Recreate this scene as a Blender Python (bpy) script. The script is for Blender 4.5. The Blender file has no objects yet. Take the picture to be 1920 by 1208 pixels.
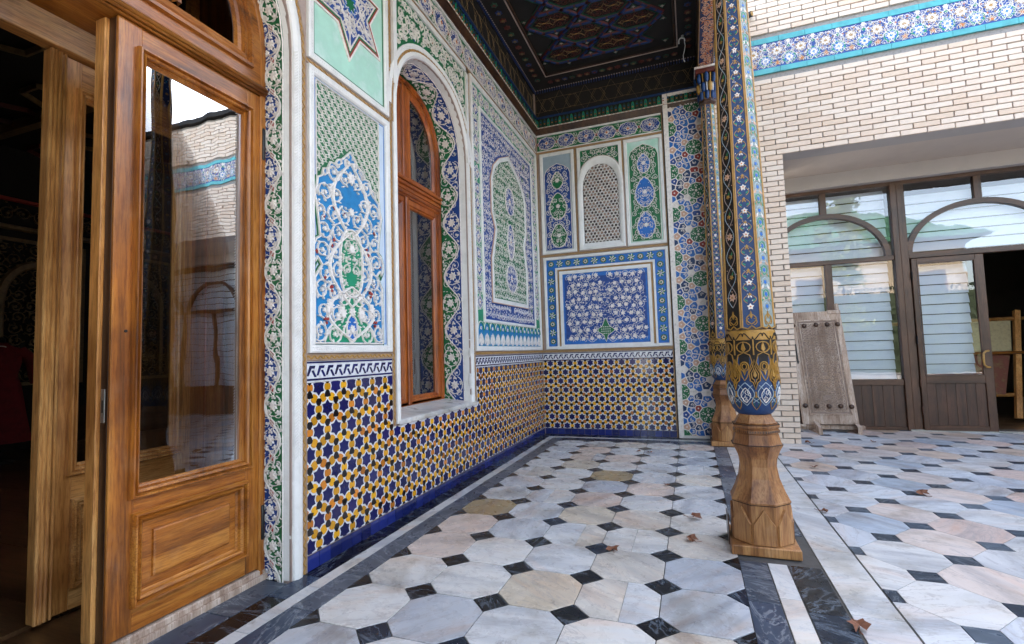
import bpy, math, random
from math import sin, cos, pi, sqrt, atan2, hypot, radians
from mathutils import Matrix, Vector
random.seed(7)
C = bpy.context.scene.collection
S = bpy.context.scene

# ------------------------------------------------------------------ camera
F_PX, YAW, PITCH, ROLL, CAM_H = 917.24, -0.34972594, 0.06396491, 0.02990374, 1.15
fwd = Vector((sin(YAW)*cos(PITCH), cos(YAW)*cos(PITCH), sin(PITCH)))
rgt = Vector((cos(YAW), -sin(YAW), 0)); dwn = fwd.cross(rgt)
r2 = cos(ROLL)*rgt + sin(ROLL)*dwn; d2 = -sin(ROLL)*rgt + cos(ROLL)*dwn
cam = bpy.data.cameras.new('camera'); cam_o = bpy.data.objects.new('camera', cam); C.objects.link(cam_o)
rot = Matrix((r2, -d2, -fwd)).transposed()
cam_o.matrix_world = Matrix.Translation((0, 0, CAM_H)) @ rot.to_4x4()
cam.sensor_width = 36; cam.lens = F_PX/1920*36; cam.clip_start = 0.02; cam.clip_end = 400
S.camera = cam_o
# ------------------------------------------------------------------ sky, sun, exposure
SUN_EL, SUN_AZ = radians(40), radians(12)      # sun stands behind the brick building (+y), a little to +x
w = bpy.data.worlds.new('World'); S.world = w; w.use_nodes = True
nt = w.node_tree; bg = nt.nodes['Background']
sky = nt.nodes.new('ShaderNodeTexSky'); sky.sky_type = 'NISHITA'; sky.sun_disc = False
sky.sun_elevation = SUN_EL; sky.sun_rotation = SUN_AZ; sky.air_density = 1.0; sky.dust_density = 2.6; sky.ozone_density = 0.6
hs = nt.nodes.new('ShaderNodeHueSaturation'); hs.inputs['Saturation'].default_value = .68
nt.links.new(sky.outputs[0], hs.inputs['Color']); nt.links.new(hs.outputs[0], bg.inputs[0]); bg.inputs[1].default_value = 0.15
sun = bpy.data.lights.new('sun', 'SUN'); sun.energy = 3.5; sun.angle = radians(0.5); sun.color = (1, .95, .87)
sun_o = bpy.data.objects.new('sun', sun); C.objects.link(sun_o)
sd = Vector((sin(SUN_AZ)*cos(SUN_EL), cos(SUN_AZ)*cos(SUN_EL), sin(SUN_EL)))
sun_o.rotation_euler = sd.to_track_quat('Z', 'Y').to_euler(); sun_o.location = sd*40
S.view_settings.view_transform = 'Standard'; S.view_settings.look = 'None'
S.view_settings.gamma = 1; S.view_settings.use_curve_mapping = False
S.view_settings.exposure = 3.12

# ------------------------------------------------------------------ materials
def nodes(name):
    m = bpy.data.materials.new(name); m.use_nodes = True
    t = m.node_tree; b = t.nodes['Principled BSDF']
    return m, t, b
def N(t, kind, **kw):
    n = t.nodes.new(kind)
    for k, v in kw.items():
        if k in n.inputs.keys() if hasattr(n.inputs, 'keys') else False: n.inputs[k].default_value = v
        else: setattr(n, k, v)
    return n
def ramp(t, fac, stops, interp='LINEAR'):
    r = t.nodes.new('ShaderNodeValToRGB'); r.color_ramp.interpolation = interp
    e = r.color_ramp.elements
    while len(e) < len(stops): e.new(0.5)
    for i, (p, c) in enumerate(stops): e[i].position = p; e[i].color = (*c, 1)
    t.links.new(fac, r.inputs[0]); return r.outputs[0]
def coord(t, scale=(1, 1, 1), kind='Object', offs=None):
    tc = t.nodes.new('ShaderNodeTexCoord'); mp = t.nodes.new('ShaderNodeMapping')
    mp.inputs['Scale'].default_value = scale
    t.links.new(tc.outputs[kind], mp.inputs[0])
    if offs is not None:
        mu = t.nodes.new('ShaderNodeVectorMath'); mu.operation = 'SCALE'; mu.inputs[0].default_value = (37, 53, 71)
        t.links.new(offs, mu.inputs['Scale']); t.links.new(mu.outputs[0], mp.inputs['Location'])
    return mp.outputs[0]
def noise(t, vec, scale, detail=4, rough=.55, dist=0):
    n = t.nodes.new('ShaderNodeTexNoise'); n.inputs['Scale'].default_value = scale
    n.inputs['Detail'].default_value = detail; n.inputs['Roughness'].default_value = rough
    n.inputs['Distortion'].default_value = dist; t.links.new(vec, n.inputs['Vector']); return n.outputs['Fac']
def mixc(t, fac, a, b, mode='MIX'):
    m = t.nodes.new('ShaderNodeMix'); m.data_type = 'RGBA'; m.blend_type = mode
    for s, v in ((m.inputs[0], fac), (m.inputs[6], a), (m.inputs[7], b)):
        if isinstance(v, (int, float)): s.default_value = v
        elif isinstance(v, tuple): s.default_value = (*v, 1)
        else: t.links.new(v, s)
    return m.outputs[2]
def math_(t, op, a, b=None):
    m = t.nodes.new('ShaderNodeMath'); m.operation = op
    for s, v in zip(m.inputs, (a, b)):
        if v is None: continue
        if isinstance(v, (int, float)): s.default_value = v
        else: t.links.new(v, s)
    return m.outputs[0]
def bump(t, b, h, strength=.3, dist=.01):
    n = t.nodes.new('ShaderNodeBump'); n.inputs['Strength'].default_value = strength; n.inputs['Distance'].default_value = dist
    t.links.new(h, n.inputs['Height']); t.links.new(n.outputs[0], b.inputs['Normal'])
def paint(name, col, rough=.5, var=.25, scale=14, bmp=.15, dirt=None):
    m, t, b = nodes(name)
    v = coord(t); n = noise(t, v, scale, 6, .65)
    d = tuple(c*(1-var) for c in col) if dirt is None else dirt
    l = tuple(min(1, c*(1+var*.5)) for c in col)
    c = ramp(t, n, [(.3, d), (.5, col), (.75, l)])
    t.links.new(c, b.inputs['Base Color']); b.inputs['Roughness'].default_value = rough
    n2 = noise(t, v, scale*9, 4); bump(t, b, n2, bmp, .004)
    return m
M = {}
M['white'] = paint('white_plaster', (.76, .74, .71), .6, .10, 9, .35, (.66, .64, .61))
M['carve'] = paint('carved_plaster', (.80, .74, .69), .6, .2, 30, .25, (.56, .50, .46))
M['tan'] = paint('tan_plaster', (.36, .235, .13), .7, .25, 12, .4)
M['taupe'] = paint('taupe_plaster', (.38, .29, .25), .7, .2, 12, .4)
M['gold'] = paint('gold_paint', (.38, .20, .035), .42, .35, 25, .3)
M['goldline'] = paint('gold_leaf', (.42, .23, .06), .35, .4, 18, .2)
M['cobalt'] = paint('cobalt_paint', (.008, .055, .26), .45, .35, 20, .2)
M['blue'] = paint('blue_paint', (.01, .13, .46), .45, .35, 18, .2)
M['azure'] = paint('azure_paint', (.007, .19, .44), .45, .25, 16, .2)
M['green'] = paint('green_paint', (.006, .14, .048), .45, .35, 18, .2)
M['emerald'] = paint('emerald_paint', (.006, .24, .12), .45, .3, 18, .2)
M['red'] = paint('red_paint', (.32, .03, .02), .5, .3, 20, .2)
M['peach'] = paint('peach_paint', (.62, .38, .27), .55, .25, 20, .2)
M['orange'] = paint('orange_paint', (.55, .17, .04), .5, .3, 20, .2)
M['mint'] = paint('mint_paint', (.40, .66, .53), .55, .30, 5, .3, (.62, .76, .70))
M['sky_wash'] = paint('pale_blue_wash', (.55, .64, .74), .55, .1, 8, .3)
M['grey_wash'] = paint('grey_blue_wash', (.32, .40, .46), .55, .15, 8, .3)
M['grout'] = paint('white_grout', (.70, .70, .72), .5, .12, 40, .25, (.52, .50, .47))
M['carve_dark'] = paint('dark_groove_line', (.03, .014, .007), .8, .3, 30, .3)
M['carve_ground'] = paint('brown_carving_ground', (.25, .18, .14), .9, .3, 30, .4)  # plain brown ground that sets off the old door's carving
M['mortar'] = paint('dark_mortar', (.30, .28, .265), .9, .3, 40, .6)
M['floor_joint'] = paint('grey_floor_joint', (.075, .07, .065), .85, .3, 30, .5)
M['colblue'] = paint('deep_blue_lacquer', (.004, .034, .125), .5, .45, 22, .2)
M['dk_blue'] = paint('dark_blue_paint', (.004, .022, .10), .5, .5, 18, .2)  # deeper tones of the paints, mostly for ceiling, cornice and indoors
M['dk_red'] = paint('dark_red_paint', (.09, .012, .006), .5, .4, 18, .2)
M['dk_green'] = paint('dark_green_paint', (.006, .05, .025), .5, .4, 18, .2)
M['dk_gold'] = paint('dark_gilding', (.19, .12, .045), .45, .4, 18, .2)
M['teal_wash'] = paint('pale_teal_wash', (.23, .27, .25), .5, .5, 20, .2)
M['turq'] = paint('turquoise_glaze', (.06, .36, .38), .25, .25, 8, .1)
M['black'] = paint('black_metal', (.012, .012, .013), .4, .3, 30, .2)
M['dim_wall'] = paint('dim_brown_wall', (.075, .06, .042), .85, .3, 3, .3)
M['near_black'] = paint('dark_interior', (.012, .009, .007), .85, .4, 3, .3)  # near-black colour for ceiling boards, room shells and dark grounds
M['lintel'] = paint('beige_render', (.58, .49, .41), .75, .06, 3, .15)
M['lintel_shade'] = paint('shaded_beige_render', (.46, .42, .39), .75, .06, 3, .15)  # same beige render with its shading mixed into the colour
M['far_ground'] = paint('pale_paving', (.34, .32, .29), .85, .12, 1.5, .2)
M['cream_render'] = paint('cream_render', (.30, .24, .17), .85, .1, 3, .2)
M['steel'] = paint('worn_steel', (.35, .34, .33), .35, .2, 40, .2)
M['steel'].node_tree.nodes['Principled BSDF'].inputs['Metallic'].default_value = .8
M['cable'] = paint('white_plastic', (.7, .7, .68), .4, .05, 10, .05)
M['cloth_red'] = paint('red_velvet', (.17, .005, .010), .85, .35, 12, .3)
M['cloth_dark'] = paint('dark_embroidered_cloth', (.02, .02, .03), .85, .4, 40, .3)
M['cotton'] = paint('warp_threads', (.42, .33, .17), .8, .25, 30, .4)
M['rug'] = paint('half_woven_rug', (.16, .05, .03), .9, .6, 14, .5, (.20, .13, .05))
M['leaf_dry'] = paint('dry_leaf', (.20, .075, .035), .7, .4, 30, .4)
def glaze(name, col, var=.3, rough=.09):
    m, t, b = nodes(name); g = t.nodes.new('ShaderNodeNewGeometry'); oi = t.nodes.new('ShaderNodeObjectInfo')
    r = math_(t, 'FRACT', math_(t, 'ADD', g.outputs['Random Per Island'], oi.outputs['Random']))
    v = coord(t); n = noise(t, v, 60, 4)
    c0 = ramp(t, r, [(0, tuple(c*(1-var) for c in col)), (.6, col), (1, tuple(min(1, c*(1+var)) for c in col))])
    c1 = mixc(t, math_(t, 'MULTIPLY', n, .5), c0, tuple(c*.55 for c in col))
    t.links.new(c1, b.inputs['Base Color']); b.inputs['Roughness'].default_value = rough
    b.inputs['Coat Weight'].default_value = .4; b.inputs['Coat Roughness'].default_value = .05
    bump(t, b, noise(t, v, 25, 3), .12, .004); return m
M['navy_tile'] = glaze('navy_glazed_tile', (.010, .012, .10), .35)
M['ink_tile'] = glaze('blue_glazed_tile', (.012, .022, .15), .5)
M['black_tile'] = glaze('black_glazed_tile', (.007, .006, .008), .4)
M['yellow_tile'] = glaze('yellow_glazed_tile', (.80, .37, .012), .38)
M['amber_tile'] = glaze('amber_glazed_tile', (.66, .22, .018), .4)
def wood(name, cols, axis='z', rough=.34, coat=.12, scale=1.0, wear=.0):
    m, t, b = nodes(name)
    oi = t.nodes.new('ShaderNodeObjectInfo')
    sc = {'z': (1, 1, .07), 'y': (1, .07, 1), 'x': (.07, 1, 1)}[axis]
    v = coord(t, sc, 'Object', oi.outputs['Random'])
    n1 = noise(t, v, 9*scale, 5, .6, 1.2)
    wv = t.nodes.new('ShaderNodeTexNoise'); wv.inputs['Scale'].default_value = 130*scale; wv.inputs['Detail'].default_value = 5; wv.inputs['Roughness'].default_value = .7
    t.links.new(v, wv.inputs['Vector'])
    c = ramp(t, n1, [(.30, cols[0]), (.48, cols[1]), (.64, cols[2]), (.8, cols[1])])
    f = ramp(t, wv.outputs['Fac'], [(.38, (.60, .52, .46)), (.55, (1, 1, 1))])
    c2 = mixc(t, 1.0, c, f, 'MULTIPLY')
    if wear:
        vv = coord(t, (1, 1, 1)); nn = noise(t, vv, 5, 6, .7)
        k = ramp(t, nn, [(.52, (0, 0, 0)), (.72, (wear, wear, wear))])
        c2 = mixc(t, k, c2, (.42, .34, .25))
    # blotchy varnish
    vb = coord(t, (1, 1, 1)); nb = noise(t, vb, 2.3, 3, .5)
    c3 = mixc(t, 1.0, c2, ramp(t, nb, [(.32, (.62, .54, .48)), (.5, (1, 1, 1)), (.68, (1.14, 1.10, 1.04))]), 'MULTIPLY')
    t.links.new(c3, b.inputs['Base Color'])
    b.inputs['Roughness'].default_value = rough; b.inputs['Coat Weight'].default_value = coat; b.inputs['Coat Roughness'].default_value = .15
    bump(t, b, wv.outputs['Fac'], .12, .003); return m
W0 = ((.13, .042, .007), (.36, .118, .015), (.50, .205, .036))
for ax in 'xyz': M['wood_'+ax] = wood('varnished_wood_'+ax, W0, ax, wear=.12)
WR = ((.13, .026, .004), (.36, .082, .009), (.48, .13, .017))
for ax in 'yz': M['redwood_'+ax] = wood('red_varnished_wood_'+ax, WR, ax, coat=.15)
WP = ((.42, .17, .04), (.62, .29, .085), (.74, .40, .14))
for ax in 'yz': M['palewood_'+ax] = wood('pale_varnished_wood_'+ax, WP, ax)
M['colwood'] = wood('turned_column_wood', ((.12, .045, .014), (.34, .15, .048), (.48, .25, .095)), 'z', .5, .06, .8, .22)
M['greywood'] = wood('weathered_wood', ((.28, .19, .135), (.46, .345, .27), (.60, .50, .42)), 'z', .85, 0, 1.5, .5)
M['brownpvc_z'] = wood('brown_door_profile', ((.04, .017, .009), (.08, .034, .017), (.105, .046, .024)), 'z', .4, .1, 1.2)
M['brownpvc_x'] = wood('brown_rail_profile', ((.04, .017, .009), (.08, .034, .017), (.105, .046, .024)), 'x', .4, .1, 1.2)
M['brownpanel'] = wood('brown_door_panel', ((.028, .012, .007), (.065, .028, .015), (.095, .04, .022)), 'z', .45, .1, 1.0)
M['floorwood'] = wood('parquet', ((.05, .022, .010), (.10, .05, .02), (.14, .07, .03)), 'x', .35, .2, 1)
M['darkwood'] = wood('dark_stained_wood', ((.03, .012, .006), (.06, .025, .011), (.09, .04, .016)), 'z', .4, .2, 1)

def marble(name, stops, rough=.3, dark=False, vein=(.30, .28, .29)):
    m, t, b = nodes(name); oi = t.nodes.new('ShaderNodeObjectInfo'); g = t.nodes.new('ShaderNodeNewGeometry')
    R = math_(t, 'FRACT', math_(t, 'ADD', g.outputs['Random Per Island'], oi.outputs['Random']))
    base = ramp(t, R, stops, 'CONSTANT')
    tc = t.nodes.new('ShaderNodeTexCoord')
    rv = t.nodes.new('ShaderNodeVectorRotate'); rv.rotation_type = 'Z_AXIS'
    t.links.new(tc.outputs['Object'], rv.inputs['Vector']); t.links.new(math_(t, 'MULTIPLY', R, 6.28), rv.inputs['Angle'])
    ad = t.nodes.new('ShaderNodeVectorMath'); ad.operation = 'MULTIPLY_ADD'
    cb = t.nodes.new('ShaderNodeCombineXYZ')
    for i in range(3): t.links.new(math_(t, 'MULTIPLY', R, 31.7*(i+1)), cb.inputs[i])
    ad.inputs[1].default_value = (1, .28, 1); t.links.new(rv.outputs[0], ad.inputs[0]); t.links.new(cb.outputs[0], ad.inputs[2])
    v = ad.outputs[0]
    n1 = noise(t, v, 7, 8, .62, 1.6); n2 = noise(t, v, 2.2, 5, .6, 2.5); n3 = noise(t, v, 60, 3, .6)
    ve = ramp(t, n1, [(.475, (0, 0, 0)), (.5, (.9, .9, .9)), (.52, (0, 0, 0))])
    soft = ramp(t, n2, [(.35, (.70, .71, .74)), (.55, (1.02, 1.01, 1.0)), (.65, (1.08, 1.05, 1.02))])
    c = mixc(t, 1.0, base, soft, 'MULTIPLY'); c = mixc(t, math_(t, 'MULTIPLY', ve, .55 if not dark else .5), c, vein)
    if not dark:
        tint = ramp(t, noise(t, v, 1.7, 4, .6, 3), [(.5, (1, 1, 1)), (.68, (1.0, .84, .74))]); c = mixc(t, .8, c, tint, 'MULTIPLY')
    ge = t.nodes.new('ShaderNodeNewGeometry'); dn = noise(t, ge.outputs['Position'], 2.4, 8, .68, .4)
    c = mixc(t, 1.0, c, ramp(t, dn, [(.34, (.72, .68, .62)), (.47, (.97, .96, .94)), (.6, (1, 1, 1))]), 'MULTIPLY')
    dd = noise(t, ge.outputs['Position'], 34, 5, .7); c = mixc(t, 1.0, c, ramp(t, dd, [(.30, (.80, .77, .72)), (.42, (1, 1, 1))]), 'MULTIPLY')
    sp = ramp(t, n3, [(.66, (0, 0, 0)), (.75, (.35, .35, .35))])
    c = mixc(t, sp, c, (.30, .29, .28) if not dark else (.30, .33, .38))
    t.links.new(c, b.inputs['Base Color'])
    rr = ramp(t, noise(t, coord(t, kind='Object'), 9, 5), [(.3, (rough*.75,)*3), (.7, (rough*1.5,)*3)])
    t.links.new(rr, b.inputs['Roughness']); bump(t, b, n3, .05, .002)
    if dark: b.inputs['Specular IOR Level'].default_value = .3
    return m
M['marble'] = marble('pale_marble', [(0, (.46, .49, .54)), (.14, (.66, .66, .65)), (.30, (.66, .62, .56)), (.44, (.58, .60, .63)), (.56, (.65, .55, .49)),
    (.66, (.66, .67, .68)), (.78, (.61, .54, .44)), (.86, (.32, .37, .43)), (.89, (.64, .64, .64)), (.965, (.36, .28, .16))], .26)
M['marble_court'] = marble('courtyard_marble', [(0, (.52, .54, .58)), (.16, (.64, .64, .64)), (.32, (.64, .56, .52)), (.46, (.56, .59, .64)), (.56, (.64, .51, .46)),
    (.66, (.60, .63, .67)), (.78, (.60, .48, .40)), (.86, (.42, .48, .56)), (.91, (.62, .62, .63)), (.97, (.5, .36, .26))], .34)
M['marble_black'] = marble('black_marble', [(0, (.006, .006, .008)), (.45, (.010, .011, .014)), (.8, (.012, .02, .036)), (.92, (.04, .06, .10))], .24, True, (.22, .27, .34))
M['marble_slate'] = marble('courtyard_slate_marble', [(0, (.025, .035, .055)), (.4, (.045, .065, .095)), (.75, (.09, .12, .16))], .3, True, (.25, .29, .33))
M['marble_grey'] = marble('blue_grey_marble', [(0, (.06, .08, .11)), (.3, (.09, .11, .145)), (.6, (.14, .165, .20)), (.85, (.05, .07, .11))], .28, True, (.38, .41, .45))
M['marble_white'] = marble('white_marble', [(0, (.60, .61, .62)), (.4, (.66, .65, .63)), (.7, (.58, .60, .64))], .3, False, (.35, .38, .43))
def brickmat(name, lo, mid, hi):
    m, t, b = nodes(name); oi = t.nodes.new('ShaderNodeObjectInfo'); g = t.nodes.new('ShaderNodeNewGeometry')
    R = math_(t, 'FRACT', math_(t, 'ADD', g.outputs['Random Per Island'], oi.outputs['Random']))
    base = ramp(t, R, [(0, lo), (.25, mid), (.75, hi), (1, mid)])
    n = noise(t, coord(t), 30, 6, .7)
    c = mixc(t, 1.0, base, ramp(t, n, [(.3, (.92, .90, .88)), (.6, (1, 1, 1))]), 'MULTIPLY')
    st = noise(t, coord(t, (1, 1, .25)), 1.3, 5, .6)
    c = mixc(t, 1.0, c, ramp(t, st, [(.35, (.92, .89, .86)), (.55, (1, 1, 1))]), 'MULTIPLY')
    t.links.new(c, b.inputs['Base Color']); b.inputs['Roughness'].default_value = .7
    bump(t, b, n, .35, .003); return m
M['brick'] = brickmat('pale_brick', (.67, .515, .39), (.715, .57, .455), (.75, .63, .52))
M['brick_old'] = brickmat('far_brick', (.36, .25, .17), (.48, .36, .26), (.55, .43, .33))
def glass(name, refl=.28, tint=(.9, .93, .92), wave=.0, rough=.0, gc=1.0):
    m, t, b = nodes(name); t.nodes.remove(b)
    out = t.nodes['Material Output']; mx = t.nodes.new('ShaderNodeMixShader'); tr = t.nodes.new('ShaderNodeBsdfTransparent')
    gl = t.nodes.new('ShaderNodeBsdfGlossy'); gl.inputs['Roughness'].default_value = rough; gl.inputs[0].default_value = (gc, gc, gc, 1)
    tr.inputs[0].default_value = (*tint, 1)
    fr = t.nodes.new('ShaderNodeFresnel'); fr.inputs[0].default_value = 1.52
    k = math_(t, 'ADD', math_(t, 'MULTIPLY', fr.outputs[0], 1.0), refl)
    t.links.new(k, mx.inputs[0]); t.links.new(tr.outputs[0], mx.inputs[1]); t.links.new(gl.outputs[0], mx.inputs[2])
    if wave:
        bp = t.nodes.new('ShaderNodeBump'); bp.inputs['Strength'].default_value = 1; bp.inputs['Distance'].default_value = wave
        t.links.new(noise(t, coord(t, (1, 1, .6)), 4.5, 2, .4), bp.inputs['Height'])
        t.links.new(bp.outputs[0], gl.inputs['Normal']); t.links.new(bp.outputs[0], fr.inputs['Normal'])
    t.links.new(mx.outputs[0], out.inputs[0]); return m
M['glass'] = glass('old_wavy_glass', .0, tint=(.62, .62, .60), wave=.0011, gc=.62)
M['glass_shop'] = glass('shop_glass', .06, tint=(.95, .96, .97), wave=.0010)
M['glass_win'] = glass('arched_window_glass', .12, wave=.001)
m, t, b = nodes('blind_fabric')
b.inputs['Base Color'].default_value = (.64, .70, .79, 1); b.inputs['Roughness'].default_value = .8
M['blind'] = m
def foliage(name, a, c_):
    m, t, b = nodes(name); g = t.nodes.new('ShaderNodeNewGeometry')
    c = ramp(t, g.outputs['Random Per Island'], [(0, a), (1, c_)])
    t.links.new(c, b.inputs['Base Color']); b.inputs['Roughness'].default_value = .55
    b.inputs['Subsurface Weight'].default_value = 0
    return m
M['foliage'] = foliage('green_foliage', (.05, .09, .012), (.15, .17, .03))
M['foliage2'] = foliage('light_foliage', (.10, .16, .04), (.30, .32, .10))
M['bark'] = paint('bark', (.10, .07, .05), .9, .4, 15, .6)
m, t, b = nodes('green_corrugated_roof')
wv = t.nodes.new('ShaderNodeTexWave'); wv.inputs['Scale'].default_value = 1.6
t.links.new(coord(t), wv.inputs[0]); t.links.new(ramp(t, wv.outputs[1], [(.2, (.012, .05, .025)), (.8, (.06, .16, .085))]), b.inputs['Base Color'])
M['green_roof'] = m
M['screen_hedge'] = foliage('dark_screen_foliage', (.012, .022, .006), (.03, .05, .014))
# ------------------------------------------------------------------ mesh tools
def prop(o, label=None, cat=None, group=None, kind=None):
    if label: o['label'] = label
    if cat: o['category'] = cat
    if group: o['group'] = group
    o['kind'] = kind or 'thing'
    return o
def empty(name, label, cat, loc=(0, 0, 0), group=None, kind=None):
    o = bpy.data.objects.new(name, None); C.objects.link(o); o.location = loc; o.empty_display_size = .2
    return prop(o, label, cat, group, kind)
class MB:
    def __init__(s): s.v = []; s.f = []; s.m = []; s.mats = []; s.mi = {}; s.smooth = []
    def mat(s, k):
        if k not in s.mi: s.mi[k] = len(s.mats); s.mats.append(M[k])
        return s.mi[k]
    def add(s, pts, faces, k, smooth=False):
        o = len(s.v); s.v.extend(pts); mi = s.mat(k)
        for f in faces: s.f.append([o+i for i in f]); s.m.append(mi); s.smooth.append(smooth)
    def box(s, x0, y0, z0, x1, y1, z1, k, T=None):
        p = [(x, y, z) for x in (x0, x1) for y in (y0, y1) for z in (z0, z1)]
        if T: p = [T(*q) for q in p]
        s.add(p, [(0, 1, 3, 2), (4, 6, 7, 5), (0, 4, 5, 1), (2, 3, 7, 6), (0, 2, 6, 4), (1, 5, 7, 3)], k)
    def bbox(s, x0, y0, z0, x1, y1, z1, k, b=.004, T=None):
        # box with chamfered edges, as three nested caps along each axis
        if b <= 0: return s.box(x0, y0, z0, x1, y1, z1, k, T)
        X = (x0, x1); Y = (y0, y1); Z = (z0, z1); p = []; idx = {}
        for i in (0, 1):
            for j in (0, 1):
                for l in (0, 1):
                    sx = b if i == 0 else -b; sy = b if j == 0 else -b; sz = b if l == 0 else -b
                    for a, q in enumerate(((X[i], Y[j]+sy, Z[l]+sz), (X[i]+sx, Y[j], Z[l]+sz), (X[i]+sx, Y[j]+sy, Z[l]))):
                        idx[(i, j, l, a)] = len(p); p.append(q)
        if T: p = [T(*q) for q in p]
        F = []
        for i in (0, 1):
            F.append([idx[(i, 0, 0, 0)], idx[(i, 1, 0, 0)], idx[(i, 1, 1, 0)], idx[(i, 0, 1, 0)]])
            F.append([idx[(0, i, 0, 1)], idx[(1, i, 0, 1)], idx[(1, i, 1, 1)], idx[(0, i, 1, 1)]])
            F.append([idx[(0, 0, i, 2)], idx[(1, 0, i, 2)], idx[(1, 1, i, 2)], idx[(0, 1, i, 2)]])
            for j in (0, 1):
                F.append([idx[(i, j, 0, 0)], idx[(i, j, 1, 0)], idx[(i, j, 1, 1)], idx[(i, j, 0, 1)]])
                F.append([idx[(i, 0, j, 0)], idx[(i, 1, j, 0)], idx[(i, 1, j, 2)], idx[(i, 0, j, 2)]])
                F.append([idx[(0, i, j, 1)], idx[(1, i, j, 1)], idx[(1, i, j, 2)], idx[(0, i, j, 2)]])
                for l in (0, 1): F.append([idx[(i, j, l, 0)], idx[(i, j, l, 1)], idx[(i, j, l, 2)]])
        s.add(p, F, k)
    def prism(s, T, poly, h0, h1, k, inset=0.0, side=None):
        n = len(poly)
        if inset:
            cx = sum(p[0] for p in poly)/n; cy = sum(p[1] for p in poly)/n
            top = []
            for (x, y) in poly:
                d = hypot(x-cx, y-cy) or 1; q = max(0, 1-inset/d); top.append((cx+(x-cx)*q, cy+(y-cy)*q))
        else: top = poly
        p = [T(x, y, h0) for x, y in poly]+[T(x, y, h1) for x, y in top]
        s.add(p, [tuple(range(n, 2*n))], k)
        o = len(s.v)-2*n; mi = s.mat(side or k)
        for i in range(n):
            j = (i+1) % n; s.f.append([o+i, o+j, o+n+j, o+n+i]); s.m.append(mi); s.smooth.append(False)
    def ribbon(s, T, pts, w, h0, h1, k, closed=False, flat=.55):
        n = len(pts)
        if n < 2: return
        P = []
        for i, (x, y) in enumerate(pts):
            a = pts[i-1] if (i > 0 or closed) else pts[i]; b = pts[(i+1) % n] if (i < n-1 or closed) else pts[i]
            dx, dy = b[0]-a[0], b[1]-a[1]; L = hypot(dx, dy) or 1; nx, ny = -dy/L, dx/L
            ww = w(i/(n-1)) if callable(w) else w
            h = ww/2; g = h*flat
            P += [T(x-nx*h, y-ny*h, h0), T(x-nx*g, y-ny*g, h1), T(x+nx*g, y+ny*g, h1), T(x+nx*h, y+ny*h, h0)]
        Fs = []
        for i in range(n if closed else n-1):
            a = 4*i; b = 4*((i+1) % n)
            Fs += [(a, a+1, b+1, b), (a+1, a+2, b+2, b+1), (a+2, a+3, b+3, b+2)]
        s.add(P, Fs, k)
    def loops(s, rings, k, closed=True, cap=False, smooth=False):
        n = len(rings[0]); P = [q for r in rings for q in r]; Fs = []
        for j in range(len(rings)-1):
            for i in range(n if closed else n-1):
                i2 = (i+1) % n; Fs.append((j*n+i, j*n+i2, (j+1)*n+i2, (j+1)*n+i))
        s.add(P, Fs, k, smooth)
        if cap:
            o = len(s.v)-len(P); mi = s.mat(k)
            for base in (0, (len(rings)-1)*n):
                s.f.append([o+base+i for i in range(n)]); s.m.append(mi); s.smooth.append(False)
    def tube(s, pts, r, k, n=8, smooth=True):
        rings = []
        for i, p in enumerate(pts):
            a = Vector(pts[max(i-1, 0)]); b = Vector(pts[min(i+1, len(pts)-1)]); d = (b-a).normalized()
            u = d.orthogonal().normalized() if i == 0 else (u - d*u.dot(d)).normalized()
            v2 = d.cross(u); rr = r(i/(len(pts)-1)) if callable(r) else r
            rings.append([tuple(Vector(p)+rr*(cos(2*pi*t/n)*u+sin(2*pi*t/n)*v2)) for t in range(n)])
        s.loops(rings, k, cap=True, smooth=smooth)
    def lathe(s, cx, cy, prof, k, n=24, ph=0, smooth=True, cap=True):
        s.loops([[(cx+r*cos(2*pi*i/n+ph), cy+r*sin(2*pi*i/n+ph), z) for i in range(n)] for r, z in prof], k, cap=cap, smooth=smooth)
    def build(s, name, parent=None, label=None, kind=None, recalc=False):
        me = bpy.data.meshes.new(name); me.from_pydata(s.v, [], s.f)
        for m_ in s.mats: me.materials.append(m_)
        me.polygons.foreach_set('material_index', s.m); me.polygons.foreach_set('use_smooth', s.smooth)
        me.update()
        o = bpy.data.objects.new(name, me); C.objects.link(o)
        if parent: o.parent = parent; o.matrix_parent_inverse = Matrix.Translation(-world_loc(parent))
        if label: o['label'] = label
        if kind: o['kind'] = kind
        return o
def world_loc(o):
    v = Vector(o.location)
    return v      # parents here are either Empties at top level or meshes at the origin
def inst(name, me, parent, mat4):
    o = bpy.data.objects.new(name, me); C.objects.link(o); o.parent = parent
    o.matrix_parent_inverse = Matrix.Translation(-world_loc(parent)); o.matrix_basis = mat4; return o
def mesh_of(mb, name):
    me = bpy.data.meshes.new(name); me.from_pydata(mb.v, [], mb.f)
    for m_ in mb.mats: me.materials.append(m_)
    me.polygons.foreach_set('material_index', mb.m); me.update(); return me

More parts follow.
